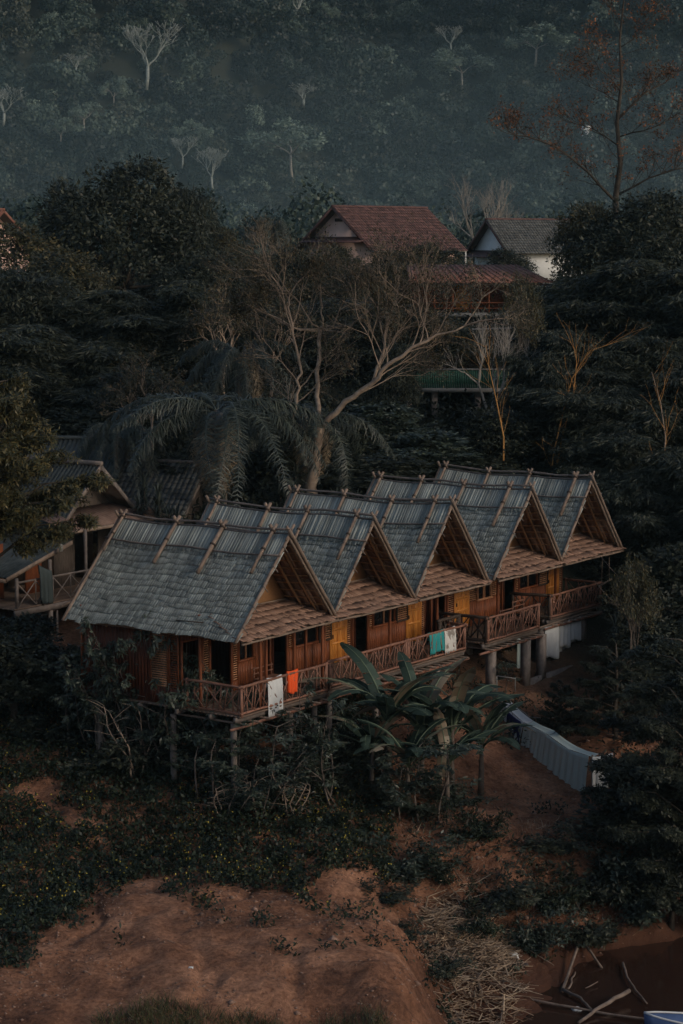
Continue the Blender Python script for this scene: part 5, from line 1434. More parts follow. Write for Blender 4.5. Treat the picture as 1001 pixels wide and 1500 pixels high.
# tall tree with orange leaves, upper right
tb = at(905, 300, 121); zg = g(tb.x, tb.y); off = Vector((tb.x, tb.y, zg))
root = thing('orange_leaved_tree', 'tall thin tree with sparse orange leaves at upper right', 'tree', off)
rng = random.Random(78); mb = MB(); tips = []
def L_(pts): return [at(px, py, Y) - off for (px, py, Y) in pts]
trk = [Vector((0, 0, -.3))] + L_([(902, 290, 121.0), (909, 240, 121.0), (904, 180, 121.0), (911, 120, 121.0), (908, 60, 121.0), (914, 0, 121.0), (912, -40, 121.0)])
mb.tube(trk, [.30, .17, .14, .11, .09, .065, .045, .02], 8)
for pts, rr in (([(902, 298, 121.0), (860, 250, 120.5), (815, 215, 120.0), (770, 200, 120.0), (745, 192, 120.0)], .08), ([(905, 285, 121.0), (950, 262, 120.5), (990, 250, 120.0), (1030, 240, 120.0)], .07),
            ([(907, 175, 121.0), (940, 140, 121.5), (975, 122, 122.0), (1010, 95, 122.0)], .07), ([(908, 215, 121.0), (870, 190, 121.5), (840, 180, 122.0)], .05), ([(909, 130, 121.0), (880, 100, 120.5), (862, 80, 120.0)], .04),
            ([(911, 70, 121.0), (935, 50, 121.0), (955, 30, 121.0)], .035), ([(910, 30, 121.0), (893, 10, 121.0), (880, -15, 121.0)], .03), ([(908, 200, 121.0), (945, 190, 120.0), (980, 175, 119.5)], .045), ([(909, 150, 121.0), (885, 135, 122.0), (850, 120, 122.5)], .035)):
    P = L_(pts); Ps = []
    for i in range(len(P) - 1):
        for t in (0, .5): Ps.append(P[i].lerp(P[i + 1], t) + Vector((rng.gauss(0, .05), rng.gauss(0, .05), rng.gauss(0, .05))))
    Ps.append(P[-1]); mb.tube(Ps, [rr * (1 - .7 * i / (len(Ps) - 1)) for i in range(len(Ps))], 6)
    for i in range(1, len(Ps)):
        for q in range(4): twigs(mb, rng, Ps[i], (Ps[i] - Ps[i - 1]).normalized() + Vector((rng.gauss(0, .7), rng.gauss(0, .7), abs(rng.gauss(.4, .4)))), rng.uniform(.6, 1.1), rr * .3, 2, tips, .5, .2, (2, 3), 3)
for z in np.linspace(4, len(trk) and 14, 12):
    p = Vector((0, 0, 0)) + trk[1].lerp(trk[-1], (z - 4) / 10); twigs(mb, rng, p, (rng.gauss(0, 1), rng.gauss(0, 1), .7), 1.2, .02, 2, tips, .5, .3, (2, 3), 3)
mb.build('trunk', M['bark_dark'], root)
C = np.array([t[0][:] for t in tips]); O = np.array([t[1][:] for t in tips]); sel = r.uniform(size=len(C)) < .6
V, Q = clusters(r, C[sel], O[sel], 5, .16, .14, .085, .6, .3); mb = MB(); mb.quads(V, Q); mb.build('crown', L['rustleaf'], root)

# palms
plant('palm_a', 318, 540, 87.5, 370, 'large palm with long drooping fronds, left of the spreading tree', unit=(7.6, 6.6), rot=.4)
plant('palm_b', 445, 570, 90.5, 290, 'palm with dark fronds behind the spreading tree trunk', unit=(7.2, 5.4), rot=1.4)
plant('palm_b', 352, 468, 98, 220, 'palm with pale dry fronds above the large drooping palm', unit=(7.2, 5.4), rot=2.6)
plant('palm_b', 170, 590, 91, 170, 'palm whose fronds hang over the corrugated shed', unit=(7.2, 5.4), rot=3.9)
plant('palm_a', 398, 296, 190, 75, 'distant palm left of the red roof', unit=(7.6, 6.6), rot=1)
plant('palm_a', 235, 256, 185, 60, 'distant palm top behind the big dark tree', unit=(7.6, 6.6), rot=2)
for i, (px, py, Y, w, lb) in enumerate([(415, 668, 88, 80, 'spiky dracaena left of the spreading tree trunk'), (215, 676, 85, 70, 'spiky dracaena beside the wooden gable'), (255, 690, 84, 70, 'spiky dracaena right of the wooden gable, nearer the huts'), (345, 700, 84, 70, 'spiky dracaena right behind the first ridge'),
        (815, 700, 93, 60, 'spiky dracaena behind the fifth ridge'), (905, 850, 84, 70, 'spiky dracaena right of the farthest porch'), (600, 690, 88, 90, 'spiky dracaena behind the third ridge'), (505, 690, 88, 80, 'spiky dracaena right of the spreading tree trunk')]):
    plant('spiky', px, py, Y, w, lb, 'spiky plants around the huts', rot=i, unit=(2.2, 3.3))

# yellow bamboo culms leaning out of the clump
for i, (pts, lb) in enumerate([([(806, 704, 96), (812, 660, 96), (826, 600, 96), (838, 555, 95.5), (862, 515, 95), (905, 500, 94.5)], 'bright yellow bamboo culm curving right above the farthest ridge'), ([(738, 640, 95), (728, 590, 95), (718, 545, 95), (712, 505, 95)], 'thin orange bamboo culm below the dry tree'),
        ([(812, 700, 96.4), (824, 640, 96.4), (840, 580, 96), (845, 530, 96), (838, 495, 96)], 'second yellow culm standing steeper behind the bright one'), ([(975, 760, 92), (972, 690, 92), (975, 640, 92), (968, 590, 92), (955, 545, 92)], 'reddish bare stem among the dark bamboo at the right edge')]):
    b0 = at(*pts[0]); b0 = Vector((b0.x, b0.y, g(b0.x, b0.y) - .2)); P = [Vector((0, 0, 0))] + [at(*p) - b0 for p in pts]
    root = thing('bamboo_culm', lb, 'bamboo', b0, 0, 'single leaning bamboo culms')
    mb = MB(); n_ = len(P); mb.tube(P, [.05 - .04 * k / (n_ - 1) for k in range(n_)], 7); mb.build('culm', M['culm' if i != 3 else 'bark_warm'], root)
    rng = random.Random(90 + i); tips = []; mb = MB()
    for k in range(2, n_):
        for q in range(4): twigs(mb, rng, P[k - 1].lerp(P[k], rng.random()), (P[k] - P[k - 1]).normalized() + Vector((rng.gauss(0, .6), rng.gauss(0, .6), .2)), rng.uniform(.7, 1.4), .011, 1, tips, .5, .1, (2, 3), 3)
    mb.build('side_branches', M['culm'], root)
    C = np.array([t[0][:] for t in tips]); O = np.array([t[1][:] for t in tips]); V, Q = clusters(r, C, O, 3, .1, .2, .035, .5, .3); mb = MB(); mb.quads(V, Q); mb.build('leaves', L['feather'], root)

# left edge: layered yellowish tree; right: dark feathery layered tree in front
plant('layer_yellow', -35, 560, 73, 290, 'tree with flat yellowish leaf layers at the left edge', rot=.4)
plant('layer_dark', 1045, 925, 69.5, 330, 'large dark feathery layered tree overhanging the sheets at right', rot=1.0)
plant('layer_dark', 905, 945, 77, 150, 'feathery tree behind the sheets with flat dark sprays', rot=3.0)
plant('layer_dark', 1015, 1010, 67.5, 250, 'dark feathery tree at the right edge below the large one', rot=2.0)
plant('layer_dark', 822, 1000, 78, 60, 'feathery shrub in front of the concrete stilts', rot=3.0)
plant('bush_dark', 985, 1125, 69.2, 220, 'black-green bush below the feathery tree on the bank', rot=.3)
plant('sparse_twiggy', 930, 820, 80, 80, 'slender tree with whorled leaves right of the farthest porch', rot=1.7)

# banana plants and companions
bl = [('banana0', 568, 1020, 70.6, 1.2, .3, 'banana plant with upright blades in front of the second hut'), ('banana1', 618, 1035, 71.2, 1.15, 2.1, 'banana plant in the middle of the clump, before the towels'), ('banana2', 662, 1045, 71.6, 1.2, 4.0, 'banana plant at the right of the clump with broad arching blades'),
      ('banana1', 705, 1085, 72.4, .95, 5.4, 'banana plant reaching over the upper sheet'), ('banana0', 598, 1110, 69.2, .85, 1.3, 'shorter banana plant at the front of the clump'), ('banana2', 655, 1120, 69.6, .8, .8, 'low banana plant behind the cassava'), ('banana0', 545, 1105, 69.8, .8, 4.4, 'small banana plant at the left of the clump')]
for k, px, pyc, Y, s_, rz, lb in bl:
    c = at(px, pyc, Y); zg = g(c.x, Y); hs = (c.z - zg + .1) / 2.2
    put(k, (c.x, Y, zg - .1), (s_, s_, s_), rz, lb, 'banana plants before the huts')
for i, (px, py, Y, w, lb) in enumerate([(625, 1072, 68.6, 130, 'cassava shrub with hanging leaves below the bananas'), (575, 1105, 68.4, 80, 'cassava shrub left of the hanging-leaf one'), (700, 1015, 79.5, 60, 'low shrub beside the hose behind the sheets'), (735, 965, 81.5, 50, 'potted-looking shrub before the first concrete stilt')]):
    plant('sap%d' % (i % 3), px, py, Y, w, lb, 'leafy shrubs near the bananas', rot=i * 2, unit=(2.0, 3.9))
# saplings in front of the nearest hut
sp = [('sap0', 150, 925, 71.2, 95, 'leafy sapling in the dark left of the nearest hut'), ('sap2', 205, 905, 70.8, 110, 'tall leafy sapling before the side wall, leaves on the eave'), ('sap1', 255, 890, 70.2, 75, 'slim sapling whose top shoots reach onto the shingles'), ('sap3', 235, 985, 70.0, 110, 'sapling half covering the side wall below the eave'),
      ('sap2', 300, 990, 69.4, 110, 'sapling before the slatted side window'), ('sap0', 345, 1030, 68.8, 110, 'sapling under the porch corner of the nearest hut'), ('sap1', 415, 1045, 68.2, 120, 'sapling with crooked pale stems over the white towel'), ('sap3', 458, 1000, 68.6, 80, 'sapling right of the orange cloth'),
      ('sap1', 480, 1060, 68.2, 90, 'sapling before the stilts of the second hut'), ('sap0', 300, 1065, 68.0, 120, 'sapling at the field edge, left group'), ('sap2', 380, 1100, 67.3, 110, 'sapling at the field edge, right group'), ('sap3', 130, 985, 71.8, 90, 'low sapling at the far dark left'), ('sap2', 175, 960, 70.9, 110, 'bushy sapling between the two leftmost tall ones'), ('sap0', 265, 940, 70.0, 110, 'bushy sapling against the side wall, below the eave middle'), ('sap2', 335, 1010, 69.9, 90, 'bushy sapling close under the porch corner'), ('sap0', 110, 930, 72.5, 110, 'dark sapling beyond the far end of the eave')]
for i, (k, px, py, Y, w, lb) in enumerate(sp): plant(k, px, py, Y, w, lb, 'saplings before the nearest hut', rot=i * 1.7)
for i, (px, py, Y, w, lb) in enumerate([(200, 1020, 70.2, 110, 'bundle of thin bare stems below the side wall'), (340, 1130, 67.4, 100, 'bundle of thin bare stems at the field edge, left'), (425, 1125, 67.2, 90, 'bundle of thin bare stems at the field edge, right')]):
    plant('barestems', px, py, Y, w, lb, 'bare stems along the field edge', rot=i * 2.1)
for i, (k, px, py, Y, w, lb) in enumerate([('bush_dark', 40, 905, 76, 130, 'dark bush below the gangway'), ('bush_dark', 20, 930, 74, 160, 'dark bush at the left edge below the wooden house'), ('bush_dark', 110, 950, 75, 120, 'dark bush under the corner of the nearest roof'), ('scrub_a', 330, 1050, 70.2, 120, 'bush in the shade below the nearest porch'),
        ('scrub_b', 390, 1085, 69.4, 100, 'bush in front of the round stilts'), ('scrub_b', 250, 1030, 71.2, 140, 'bush under the side wall of the nearest hut'), ('scrub_b', 490, 1075, 71.5, 100, 'bush in the dark between the stilts and the bananas'), ('bush', 725, 905, 85, 60, 'bush between the third and fourth hut below the deck'),
        ('scrub_a', 585, 1230, 65.4, 120, 'leafy bush left of the dirt ledge'), ('scrub_b', 552, 1282, 63, 110, 'bush in the gully beside the mound'), ('scrub_b', 735, 1248, 65.6, 130, 'leafy bush on the lip of the ledge'), ('scrub_a', 770, 1322, 64.2, 100, 'small leafy bush above the straw heap'), ('scrub_b', 635, 1368, 60.5, 95, 'dark bush on the left of the straw heap'),
        ('scrub_c', 690, 1168, 67.6, 80, 'small bush at the left of the dirt clearing'), ('scrub_b', 870, 1205, 67.4, 150, 'bush on the bank under the feathery trees'), ('scrub_a', 935, 1262, 66.6, 110, 'leafy bush by the water at right'), ('bush_dark', 985, 1240, 67, 110, 'dark bush at the right edge by the water'), ('scrub_a', 570, 1150, 69.6, 110, 'leafy undergrowth at the foot of the bananas, left'), ('scrub_b', 625, 1150, 70, 120, 'leafy undergrowth at the foot of the bananas, middle'), ('scrub_a', 672, 1140, 70.4, 90, 'leafy undergrowth at the foot of the bananas, right'), ('scrub_b', 530, 1130, 70.4, 100, 'leafy undergrowth between the saplings and the bananas'), ('scrub_b', 470, 1095, 69.4, 120, 'dark leafy undergrowth before the stilts of the second hut'), ('scrub_a', 520, 1080, 71, 100, 'leafy undergrowth left of the banana stems'), ('scrub_b', 180, 1040, 71.5, 150, 'dark undergrowth below the side wall of the nearest hut'), ('scrub_b', 95, 1000, 73, 150, 'dark undergrowth left of the nearest hut'), ('scrub_a', 355, 1120, 68.2, 130, 'leafy undergrowth at the back edge of the field'), ('scrub_b', 820, 1195, 68.2, 120, 'dark bush at the right end of the clearing'), ('scrub_c', 640, 1232, 66, 90, 'dark bush against the earth step'),
        ('scrub_b', 860, 1300, 65.6, 120, 'dark bush hanging over the bank near the water'), ('scrub_c', 800, 1262, 66, 90, 'bush between the ledge and the water bank'), ('scrub_a', 520, 1205, 67, 100, 'bush at the right end of the field'), ('scrub_c', 455, 1185, 67, 100, 'bush below the bare stems, right'), ('scrub_c', 690, 1300, 63.8, 80, 'bush at the head of the straw heap'), ('scrub_b', 585, 1340, 61.2, 80, 'bush low in the gully beside the mound'), ('scrub_a', 905, 1215, 68, 120, 'grey-green leafy bush right of the clearing')]):
    plant(k, px, py, Y, w, lb, 'bushes on the near slope and bank', rot=i * 1.9, unit=(8.2, 10))

# ------------------------------------------------------------------ wooded mountain
r = np.random.default_rng(5)
tmpl = []
for k in range(10):
    n_ = 900; d = rdir(r, n_); d = d[d[:, 2] > -.5]
    nl = 7; lc = np.c_[r.uniform(-.6, .6, nl), r.uniform(-.6, .6, nl), r.uniform(-.2, .45, nl)]; lr = r.uniform(.3, .55, nl); li = r.integers(0, nl, len(d))
    P = lc[li] + d * lr[li][:, None] * r.uniform(.85, 1.08, (len(d), 1)) * np.array([1, 1, .85])
    keep = np.ones(len(P), bool)
    for q in range(nl): keep &= ((P - lc[q]) ** 2).sum(1) > (lr[q] * .75) ** 2
    tmpl.append((P[keep], d[keep]))
def forest(pts, mat_name, nm, szr, leafk=1.0, tall=1.0):
    VV = []; QQ = []; c = 0
    for (x, y, z) in pts:
        P, d = tmpl[r.integers(0, 10)]; s = r.uniform(*szr) * (1.35 if r.uniform() < .2 else 1); a = r.uniform(0, 6.28); ca, sa = math.cos(a), math.sin(a)
        Rm = np.array([[ca, -sa, 0], [sa, ca, 0], [0, 0, 1]]); hh = s * r.uniform(.8, 1.5) * tall; lift = r.uniform(.4, 1.6) * s
        p = (P @ Rm.T) * np.array([s, s, hh]) + np.array([x, y, z + lift]); dd = d @ Rm.T
        V, Q = leaf_quads(p, rnorm(rdir(r, len(p)) + np.array([0, 0, -.3])), rnorm(dd + rdir(r, len(p)) * .3), s * .17 * leafk * r.uniform(.7, 1.3, len(p)), s * .15 * leafk)
        VV.append(V); QQ.append(Q + c); c += len(V)
    mb = MB(); mb.quads(np.concatenate(VV), np.concatenate(QQ)); o = mb.build(nm, L[mat_name]); return tag(o, kind='stuff')
N_ = 5600
X = r.uniform(-190, 190, N_); Y = r.uniform(520, 980, N_); keep = np.abs(X) < Y * .17 + 30; X, Y = X[keep], Y[keep]
pts = np.c_[X, Y, gh(X, Y)]
tone = fbm(X * .03, Y * .03, 3, 90) + r.normal(size=len(X)) * .28
cuts = np.quantile(tone, [.38, .78, .92])
kk = np.searchsorted(cuts, tone)
for q, nm in enumerate(['hillside_forest_deep_green', 'hillside_forest_green', 'hillside_forest_light_green', 'hillside_forest_brownish']): forest(pts[kk == q], 'forest%d' % q, nm, (3.2, 5.6))
sel = r.uniform(size=len(pts)) < .035; forest(pts[sel] + np.array([0, 0, 2.5]), 'forest_pale', 'pale_forest_crowns', (2.2, 3.6), .8)
X = r.uniform(-75, 80, 420); Y = r.uniform(230, 500, 420); pts = np.c_[X, Y, gh(X, Y)]; forest(pts[:200], 'forest1', 'valley_forest_green', (2.6, 4.4), .8, 1.4); forest(pts[200:], 'forest2', 'valley_forest_mist_pale', (2.6, 4.4), .8, 1.4)  # paler leaf on half the crowns puts the low mist into their colour
# single pale trees that stand out on the mountain
def onhill(px, py):
    rr = ray(px, py); Ys = np.linspace(480, 900, 900); t = Ys / rr[1]; zz = CAMH + rr[2] * t; hh = gh(rr[0] * t, Ys); k = np.argmax(hh >= zz); return rr[0] * t[k], Ys[k], hh[k]
for i, (px, py, hp, w, kind, lb) in enumerate([(218, 150, 95, 62, 'hill_bare', 'pale bare tree with a fan crown high at left on the mountain'), (436, 55, 62, 60, 'hill_bare', 'pale bare tree near the top edge of the mountain view'), (315, 300, 65, 42, 'hill_bare', 'pale slim tree at the mountain foot, left of centre'), (430, 285, 90, 105, 'sparse_mist', 'wide pale-crowned tree at the mountain foot above the red roof'),
        (675, 150, 58, 80, 'sparse_mist', 'flat pale-crowned tree in the middle right of the mountain'), (12, 205, 55, 50, 'hill_bare', 'pale bare tree at the left edge of the mountain'), (780, 115, 55, 85, 'sparse_mist', 'pale spreading tree behind the orange-leaved tree'), (172, 185, 50, 36, 'sparse_mist', 'small pale crown left of centre on the mountain'), (130, 215, 45, 45, 'sparse_mist', 'small pale crown above the big dark tree'),
        (290, 245, 50, 50, 'sparse_mist', 'pale crown right of the big dark tree'), (445, 175, 32, 45, 'hill_bare', 'small pale bare tree in the middle of the mountain'), (478, 60, 36, 34, 'sparse_mist', 'small pale crown at the top centre'), (95, 235, 40, 45, 'sparse_mist', 'pale crown just above the left shoulder of the big tree'), (555, 130, 30, 30, 'hill_bare', 'tiny bare tree right of centre'), (660, 95, 40, 30, 'hill_bare', 'thin bare tree upper right of centre'), (118, 130, 30, 26, 'hill_bare', 'tiny bare tree upper left'), (45, 25, 30, 12, 'hill_bare', 'bare trunk at the top left corner'), (270, 265, 45, 30, 'hill_bare', 'thin pale trunk beside the big dark tree')]):
    x, y, z = onhill(px, py); hm = hp / FPX * y; wm = w / FPX * y; un = unit_of(kind)
    put(kind, (x, y - 9, z + 3), (wm / un[0], wm / un[0], hm / un[1]), i * 1.1, lb, 'pale trees standing out on the mountain')
# pale rock face like a thin fall
x, y, z = onhill(856, 246); mb = MB(); rng = random.Random(3)
V = []; F = []
for i in range(13):
    for j in range(6):
        V.append(((j - 2.5) * .75 * (1 + .3 * math.sin(i * .9)) + rng.uniform(-.4, .4), rng.uniform(-.5, .5) + i * .25 - (2 if 0 < j < 5 else 0), i * 1.05))
for i in range(12):
    for j in range(5): F.append((i * 6 + j, i * 6 + j + 1, i * 6 + j + 7, i * 6 + j + 6))
mb.add(V, F); o = mb.build('rock_face', M['white_wall']); o.location = (x, y - 6, z); tag(o, 'narrow pale rock face among the forest behind the orange-leaved tree', 'rock')
sm = o.modifiers.new('thickness', 'SOLIDIFY'); sm.thickness = 1.5

# ------------------------------------------------------------------ ground cover, grass, undergrowth, debris
r = np.random.default_rng(9)
n_ = 9500
X = r.uniform(-13.5, 1.6, n_); Y = r.uniform(55, 77, n_)
dens = fbm(X * .45, Y * .45, 3, 40)
edge = 62.3 + 1.0 * np.sin(X * .8) + 2.2 * fbm(X * .5, Y * .3, 2, 41) - np.clip((-X - 6.3) * 2.4, 0, 9) + np.clip((X + 1) * .3, 0, 2)
keep = (Y > edge) & (dens > -.42) & (X > -Y * .175 - 1) & ~((X > -5.5) & (X < -1.5) & (Y > 70.2) & (Y < 72.5))
kp2 = (Y > edge - 2.2) & (Y <= edge) & (dens > .22) & (r.uniform(size=n_) < .35)
X, Y = X[keep | kp2], Y[keep | kp2]; Z = gh(X, Y)
h_ = r.uniform(.10, .42, len(X)); C = np.c_[X, Y, Z + h_ * .6]
V, Q = clusters(r, C, rnorm(np.c_[r.normal(size=(len(X), 2)), np.full(len(X), .5)]), 13, .12, .15, .085, .1, .6)
mb = MB(); mb.quads(V, Q); o = mb.build('ground_cover', L['cover']); tag(o, 'dark green weeds covering the field', kind='stuff')
sel = (r.uniform(size=len(X)) < .16) & (fbm(X * .3, Y * .3, 2, 44) > -.1); C = C[sel] + np.array([0, 0, .18]) * 1.0
V, Q = clusters(r, C, np.tile([0, 0, 1.0], (len(C), 1)), 4, .10, .06, .05, 0, .9); mb = MB(); mb.quads(V, Q); o = mb.build('yellow_flowers', L['flower']); tag(o, 'tiny yellow flowers dotted over the field', kind='stuff')
# scattered weeds on bare dirt and the bank
n_ = 900; X = r.uniform(-9, 14, n_); Y = r.uniform(51, 78, n_); dn = fbm(X * .5, Y * .5, 3, 50); keep = ((dn > .18) & (Y > 56)) | ((dn > .5)); X, Y = X[keep], Y[keep]; Z = gh(X, Y); keep = Z > .25; X, Y, Z = X[keep], Y[keep], Z[keep]
V, Q = clusters(r, np.c_[X, Y, Z + .1], rnorm(np.c_[r.normal(size=(len(X), 2)), np.full(len(X), .4)]), 30, .15, .16, .07, .1, .5); mb = MB(); mb.quads(V, Q); o = mb.build('weeds', L['cover']); tag(o, kind='stuff')
# undergrowth below the slope trees
n_ = 7500; X = r.uniform(-26, 30, n_); Y = r.uniform(78, 150, n_); keep = (np.abs(X) < Y * .19 + 2)
uu = (X + 1.65) * .574 + (Y - 70) * .819; vv = (X + 1.65) * .819 - (Y - 70) * .574
keep &= ~((uu > -4) & (uu < 24) & (vv > -9) & (vv < 3)) & ~((X < -6.5) & (Y < 87))
X, Y = X[keep], Y[keep]; Z = gh(X, Y); V, Q = clusters(r, np.c_[X, Y, Z + r.uniform(.1, 1.1, len(X))], rnorm(np.c_[r.normal(size=(len(X), 2)), np.full(len(X), .5)]), 22, .3, .32, .14, .2, .4)
mb = MB(); mb.quads(V, Q); o = mb.build('undergrowth', L['dense']); tag(o, kind='stuff')
# leaf litter and low plants below and in front of the huts on the right bank
n_ = 2600; X = r.uniform(2, 16, n_); Y = r.uniform(64, 84, n_); dn = fbm(X * .4, Y * .4, 3, 60); keep = (dn > .05) & (np.hypot((X - 5.6) / 2.4, (Y - 72) / 4.2) > 1); X, Y = X[keep], Y[keep]; Z = gh(X, Y); keep = Z > .2; X, Y, Z = X[keep], Y[keep], Z[keep]
V, Q = clusters(r, np.c_[X, Y, Z + .12], rnorm(np.c_[r.normal(size=(len(X), 2)), np.full(len(X), .5)]), 12, .16, .2, .07, .2, .4); mb = MB(); mb.quads(V, Q); o = mb.build('bank_undergrowth', L['dense']); tag(o, kind='stuff')
n_ = 11000; X = r.uniform(-10.5, 13, n_); Y = r.uniform(49.5, 78, n_); keep = (fbm(X * .6, Y * .6, 3, 91) > -.05) & ((Y < 64) | (X > 1)); X, Y = X[keep], Y[keep]; Z = gh(X, Y); sz = r.uniform(.015, .06, len(X)) * np.where(r.uniform(size=len(X)) < .05, 2.4, 1)
base = np.array([(1, 0, 0), (0, 1, 0), (-1, 0, 0), (0, -1, 0), (0, 0, .7), (0, 0, -.5)]); VV = (base[None] * (1 + r.uniform(-.3, .3, (len(X), 6, 1))) * sz[:, None, None] + np.c_[X, Y, Z][:, None]).reshape(-1, 3)
tri = np.array([(0, 1, 4), (1, 2, 4), (2, 3, 4), (3, 0, 4), (1, 0, 5), (2, 1, 5), (3, 2, 5), (0, 3, 5)]); mb = MB(); mb.quads(VV, (np.arange(len(X))[:, None, None] * 6 + tri[None]).reshape(-1, 3)); o = mb.build('earth_clods', M['clod']); tag(o, kind='stuff')
def blades(X, Y, hlo, hhi, w, mat_, nm, lean=.45):
    n_ = len(X); Z = gh(X, Y); P = np.c_[X, Y, Z - .03]; D = rnorm(np.c_[r.normal(size=(n_, 2)) * lean, np.ones(n_)]); H = r.uniform(hlo, hhi, (n_, 1)); S = rnorm(np.cross(D, rdir(r, n_))) * w
    bend = np.c_[r.normal(size=(n_, 2)), np.full(n_, -.3)] * H * .22
    A = np.stack([P - S, P + S, P + D * H * .6 + S * .7, P + D * H * .6 - S * .7, P + D * H + bend + S * .1, P + D * H + bend - S * .1], 1).reshape(-1, 3)
    q = np.arange(n_)[:, None] * 6; mb = MB(); mb.quads(A, np.concatenate([q + np.array([0, 1, 2, 3]), q + np.array([3, 2, 4, 5])])); o = mb.build(nm, mat_); return tag(o, kind='stuff')
n_ = 9000; X = r.uniform(-6.2, 1.2, n_); Y = r.uniform(49.5, 53.3, n_); keep = (Y < 52.6 + .9 * fbm(X * .9, Y * 0, 2, 70)) & (fbm(X * 1.3, Y * 1.3, 2, 71) > -.3); blades(X[keep], Y[keep], .18, .62, .008, L['grass'], 'grass')
n_ = 5000; X = r.uniform(2.0, 12.5, n_); Y = r.uniform(61, 70, n_); keep = (fbm(X * .7, Y * .7, 3, 72) > .1) & (gh(X, Y) > .3); blades(X[keep], Y[keep], .15, .5, .008, L['straw'], 'dry_grass', .9)
n_ = 1500; X = r.uniform(-9, 12, n_); Y = r.uniform(50, 76, n_); keep = (fbm(X * .8, Y * .8, 2, 95) > 0) & ((Y < 65) | (X > 1)) & (gh(X, Y) > .3); blades(X[keep], Y[keep], .06, .2, .012, L['straw'], 'dry_litter', 3.0)
# heap of cut bamboo and straw at the foot of the bank
n_ = 2300; a = r.uniform(0, 6.28, n_); rr_ = np.sqrt(r.uniform(0, 1, n_)); c = at(680, 1395, 62.2)
top_ = r.uniform(size=n_) < .62; X = c.x + rr_ * np.cos(a) * np.where(top_, 1.25, 1.6) + .2; Y = c.y + rr_ * np.sin(a) * np.where(top_, 1.5, 3.9) + np.where(top_, 1.0, -.3); Z = gh(X, Y) + .03 + r.uniform(0, .34, n_) * (1 - rr_ * .7)
th_ = r.normal(.5, .9, n_); D = rnorm(np.c_[np.cos(th_), np.sin(th_) * 1.2, r.normal(-.1, .32, n_)]); Ls = r.uniform(.3, 1.35, (n_, 1)); S = rnorm(np.cross(D, [0, 0, 1.0])) * r.uniform(.008, .04, (n_, 1)) ** 1.0; Nn = rnorm(np.cross(S, D)) * .012
P = np.c_[X, Y, Z]; A = np.stack([P - D * Ls * .5 - S, P - D * Ls * .5 + S, P + D * Ls * .5 + S * .6, P + D * Ls * .5 - S * .6, P - D * Ls * .5 + Nn, P + D * Ls * .5 + Nn], 1).reshape(-1, 3)
q = np.arange(n_)[:, None] * 6; mb = MB(); mb.quads(A, np.concatenate([q + np.array([0, 1, 2, 3]), q + np.array([0, 3, 5, 4]), q + np.array([1, 4, 5, 2])])); o = mb.build('cut_bamboo_heap', L['straw']); tag(o, 'heap of dry cut bamboo and straw on the bank', kind='stuff')
# separate sticks and logs
def log(name, pts, r0, r1, label, mat_='deadwood', cat='log', kids=()):
    r0 *= .75; r1 *= .75; P = [Vector(p) for p in pts]; root = thing(name, label, cat, P[0]); mb = MB(); Ps = []
    rg = random.Random(len(label)); n_ = 0
    for i in range(len(P) - 1):
        for t in (0, .25, .5, .75): Ps.append(P[i].lerp(P[i + 1], t) - P[0] + Vector((rg.gauss(0, .012), rg.gauss(0, .012), rg.gauss(0, .01))))
    Ps.append(P[-1] - P[0]); n_ = len(Ps); mb.tube(Ps, [r0 + (r1 - r0) * i / (n_ - 1) for i in range(n_)], 8)
    if not kids:
        col.objects.unlink(root); bpy.data.objects.remove(root); o = mb.build(name, M[mat_], None, True); o.location = P[0]; return tag(o, label, cat)
    mb.build('stem', M[mat_], root)
    for kp in kids:
        mb = MB(); Q_ = [Vector(p) - P[0] for p in kp]; mb.tube(Q_, [r1 * .9, r1 * .4], 6); mb.build('branch', M[mat_], root)
    return root
def aw(px, py, z=0.06):
    rr = ray(px, py); t = (z - CAMH) / rr[2]; return Vector((rr[0] * t, rr[1] * t, z))
def ag(px, py, dz=.05):
    z = 0.5
    for _ in range(12): p = aw(px, py, z); z = max(g(p.x, p.y), -0.05) + dz
    return Vector((p.x, p.y, z))
log('driftwood_pole', [aw(765, 1462, .12), aw(870, 1482, .1), aw(968, 1496, .1)], .06, .045, 'long pale pole lying across the shallow water')
log('driftwood_branch', [aw(848, 1498, .05), aw(880, 1475, .16), aw(922, 1451, .3)], .06, .09, 'short thick bleached branch crossing the long pole')
log('driftwood_branch', [aw(912, 1411, .08), aw(918, 1430, .1), aw(932, 1450, .08), aw(948, 1470, .06)], .055, .03, 'curved thin branch standing in the water at right')
log('driftwood_branch', [aw(833, 1450, .12), aw(838, 1436, .2), aw(843, 1424, .25)], .04, .03, 'short upright stub at the water edge')
log('driftwood_branch', [aw(858, 1448, .06), aw(876, 1438, .1)], .025, .02, 'small pale stick floating above the long pole')
log('driftwood_branch', [aw(825, 1450, .08), aw(850, 1462, .1), aw(868, 1480, .08)], .07, .05, 'dark log half sunk beside the crossing branch', 'bark')
log('log', [ag(825, 1375), ag(850, 1400), ag(882, 1418)], .07, .05, 'fallen log on the bank above the water', 'deadwood')
log('stick', [ag(700, 1295, .1), ag(707, 1315, .1)], .07, .06, 'thick pale stub stuck in the bank above the straw heap')
log('stick', [ag(690, 1250, .1), ag(708, 1272, .1)], .05, .04, 'pale stub lying on the dirt ledge')
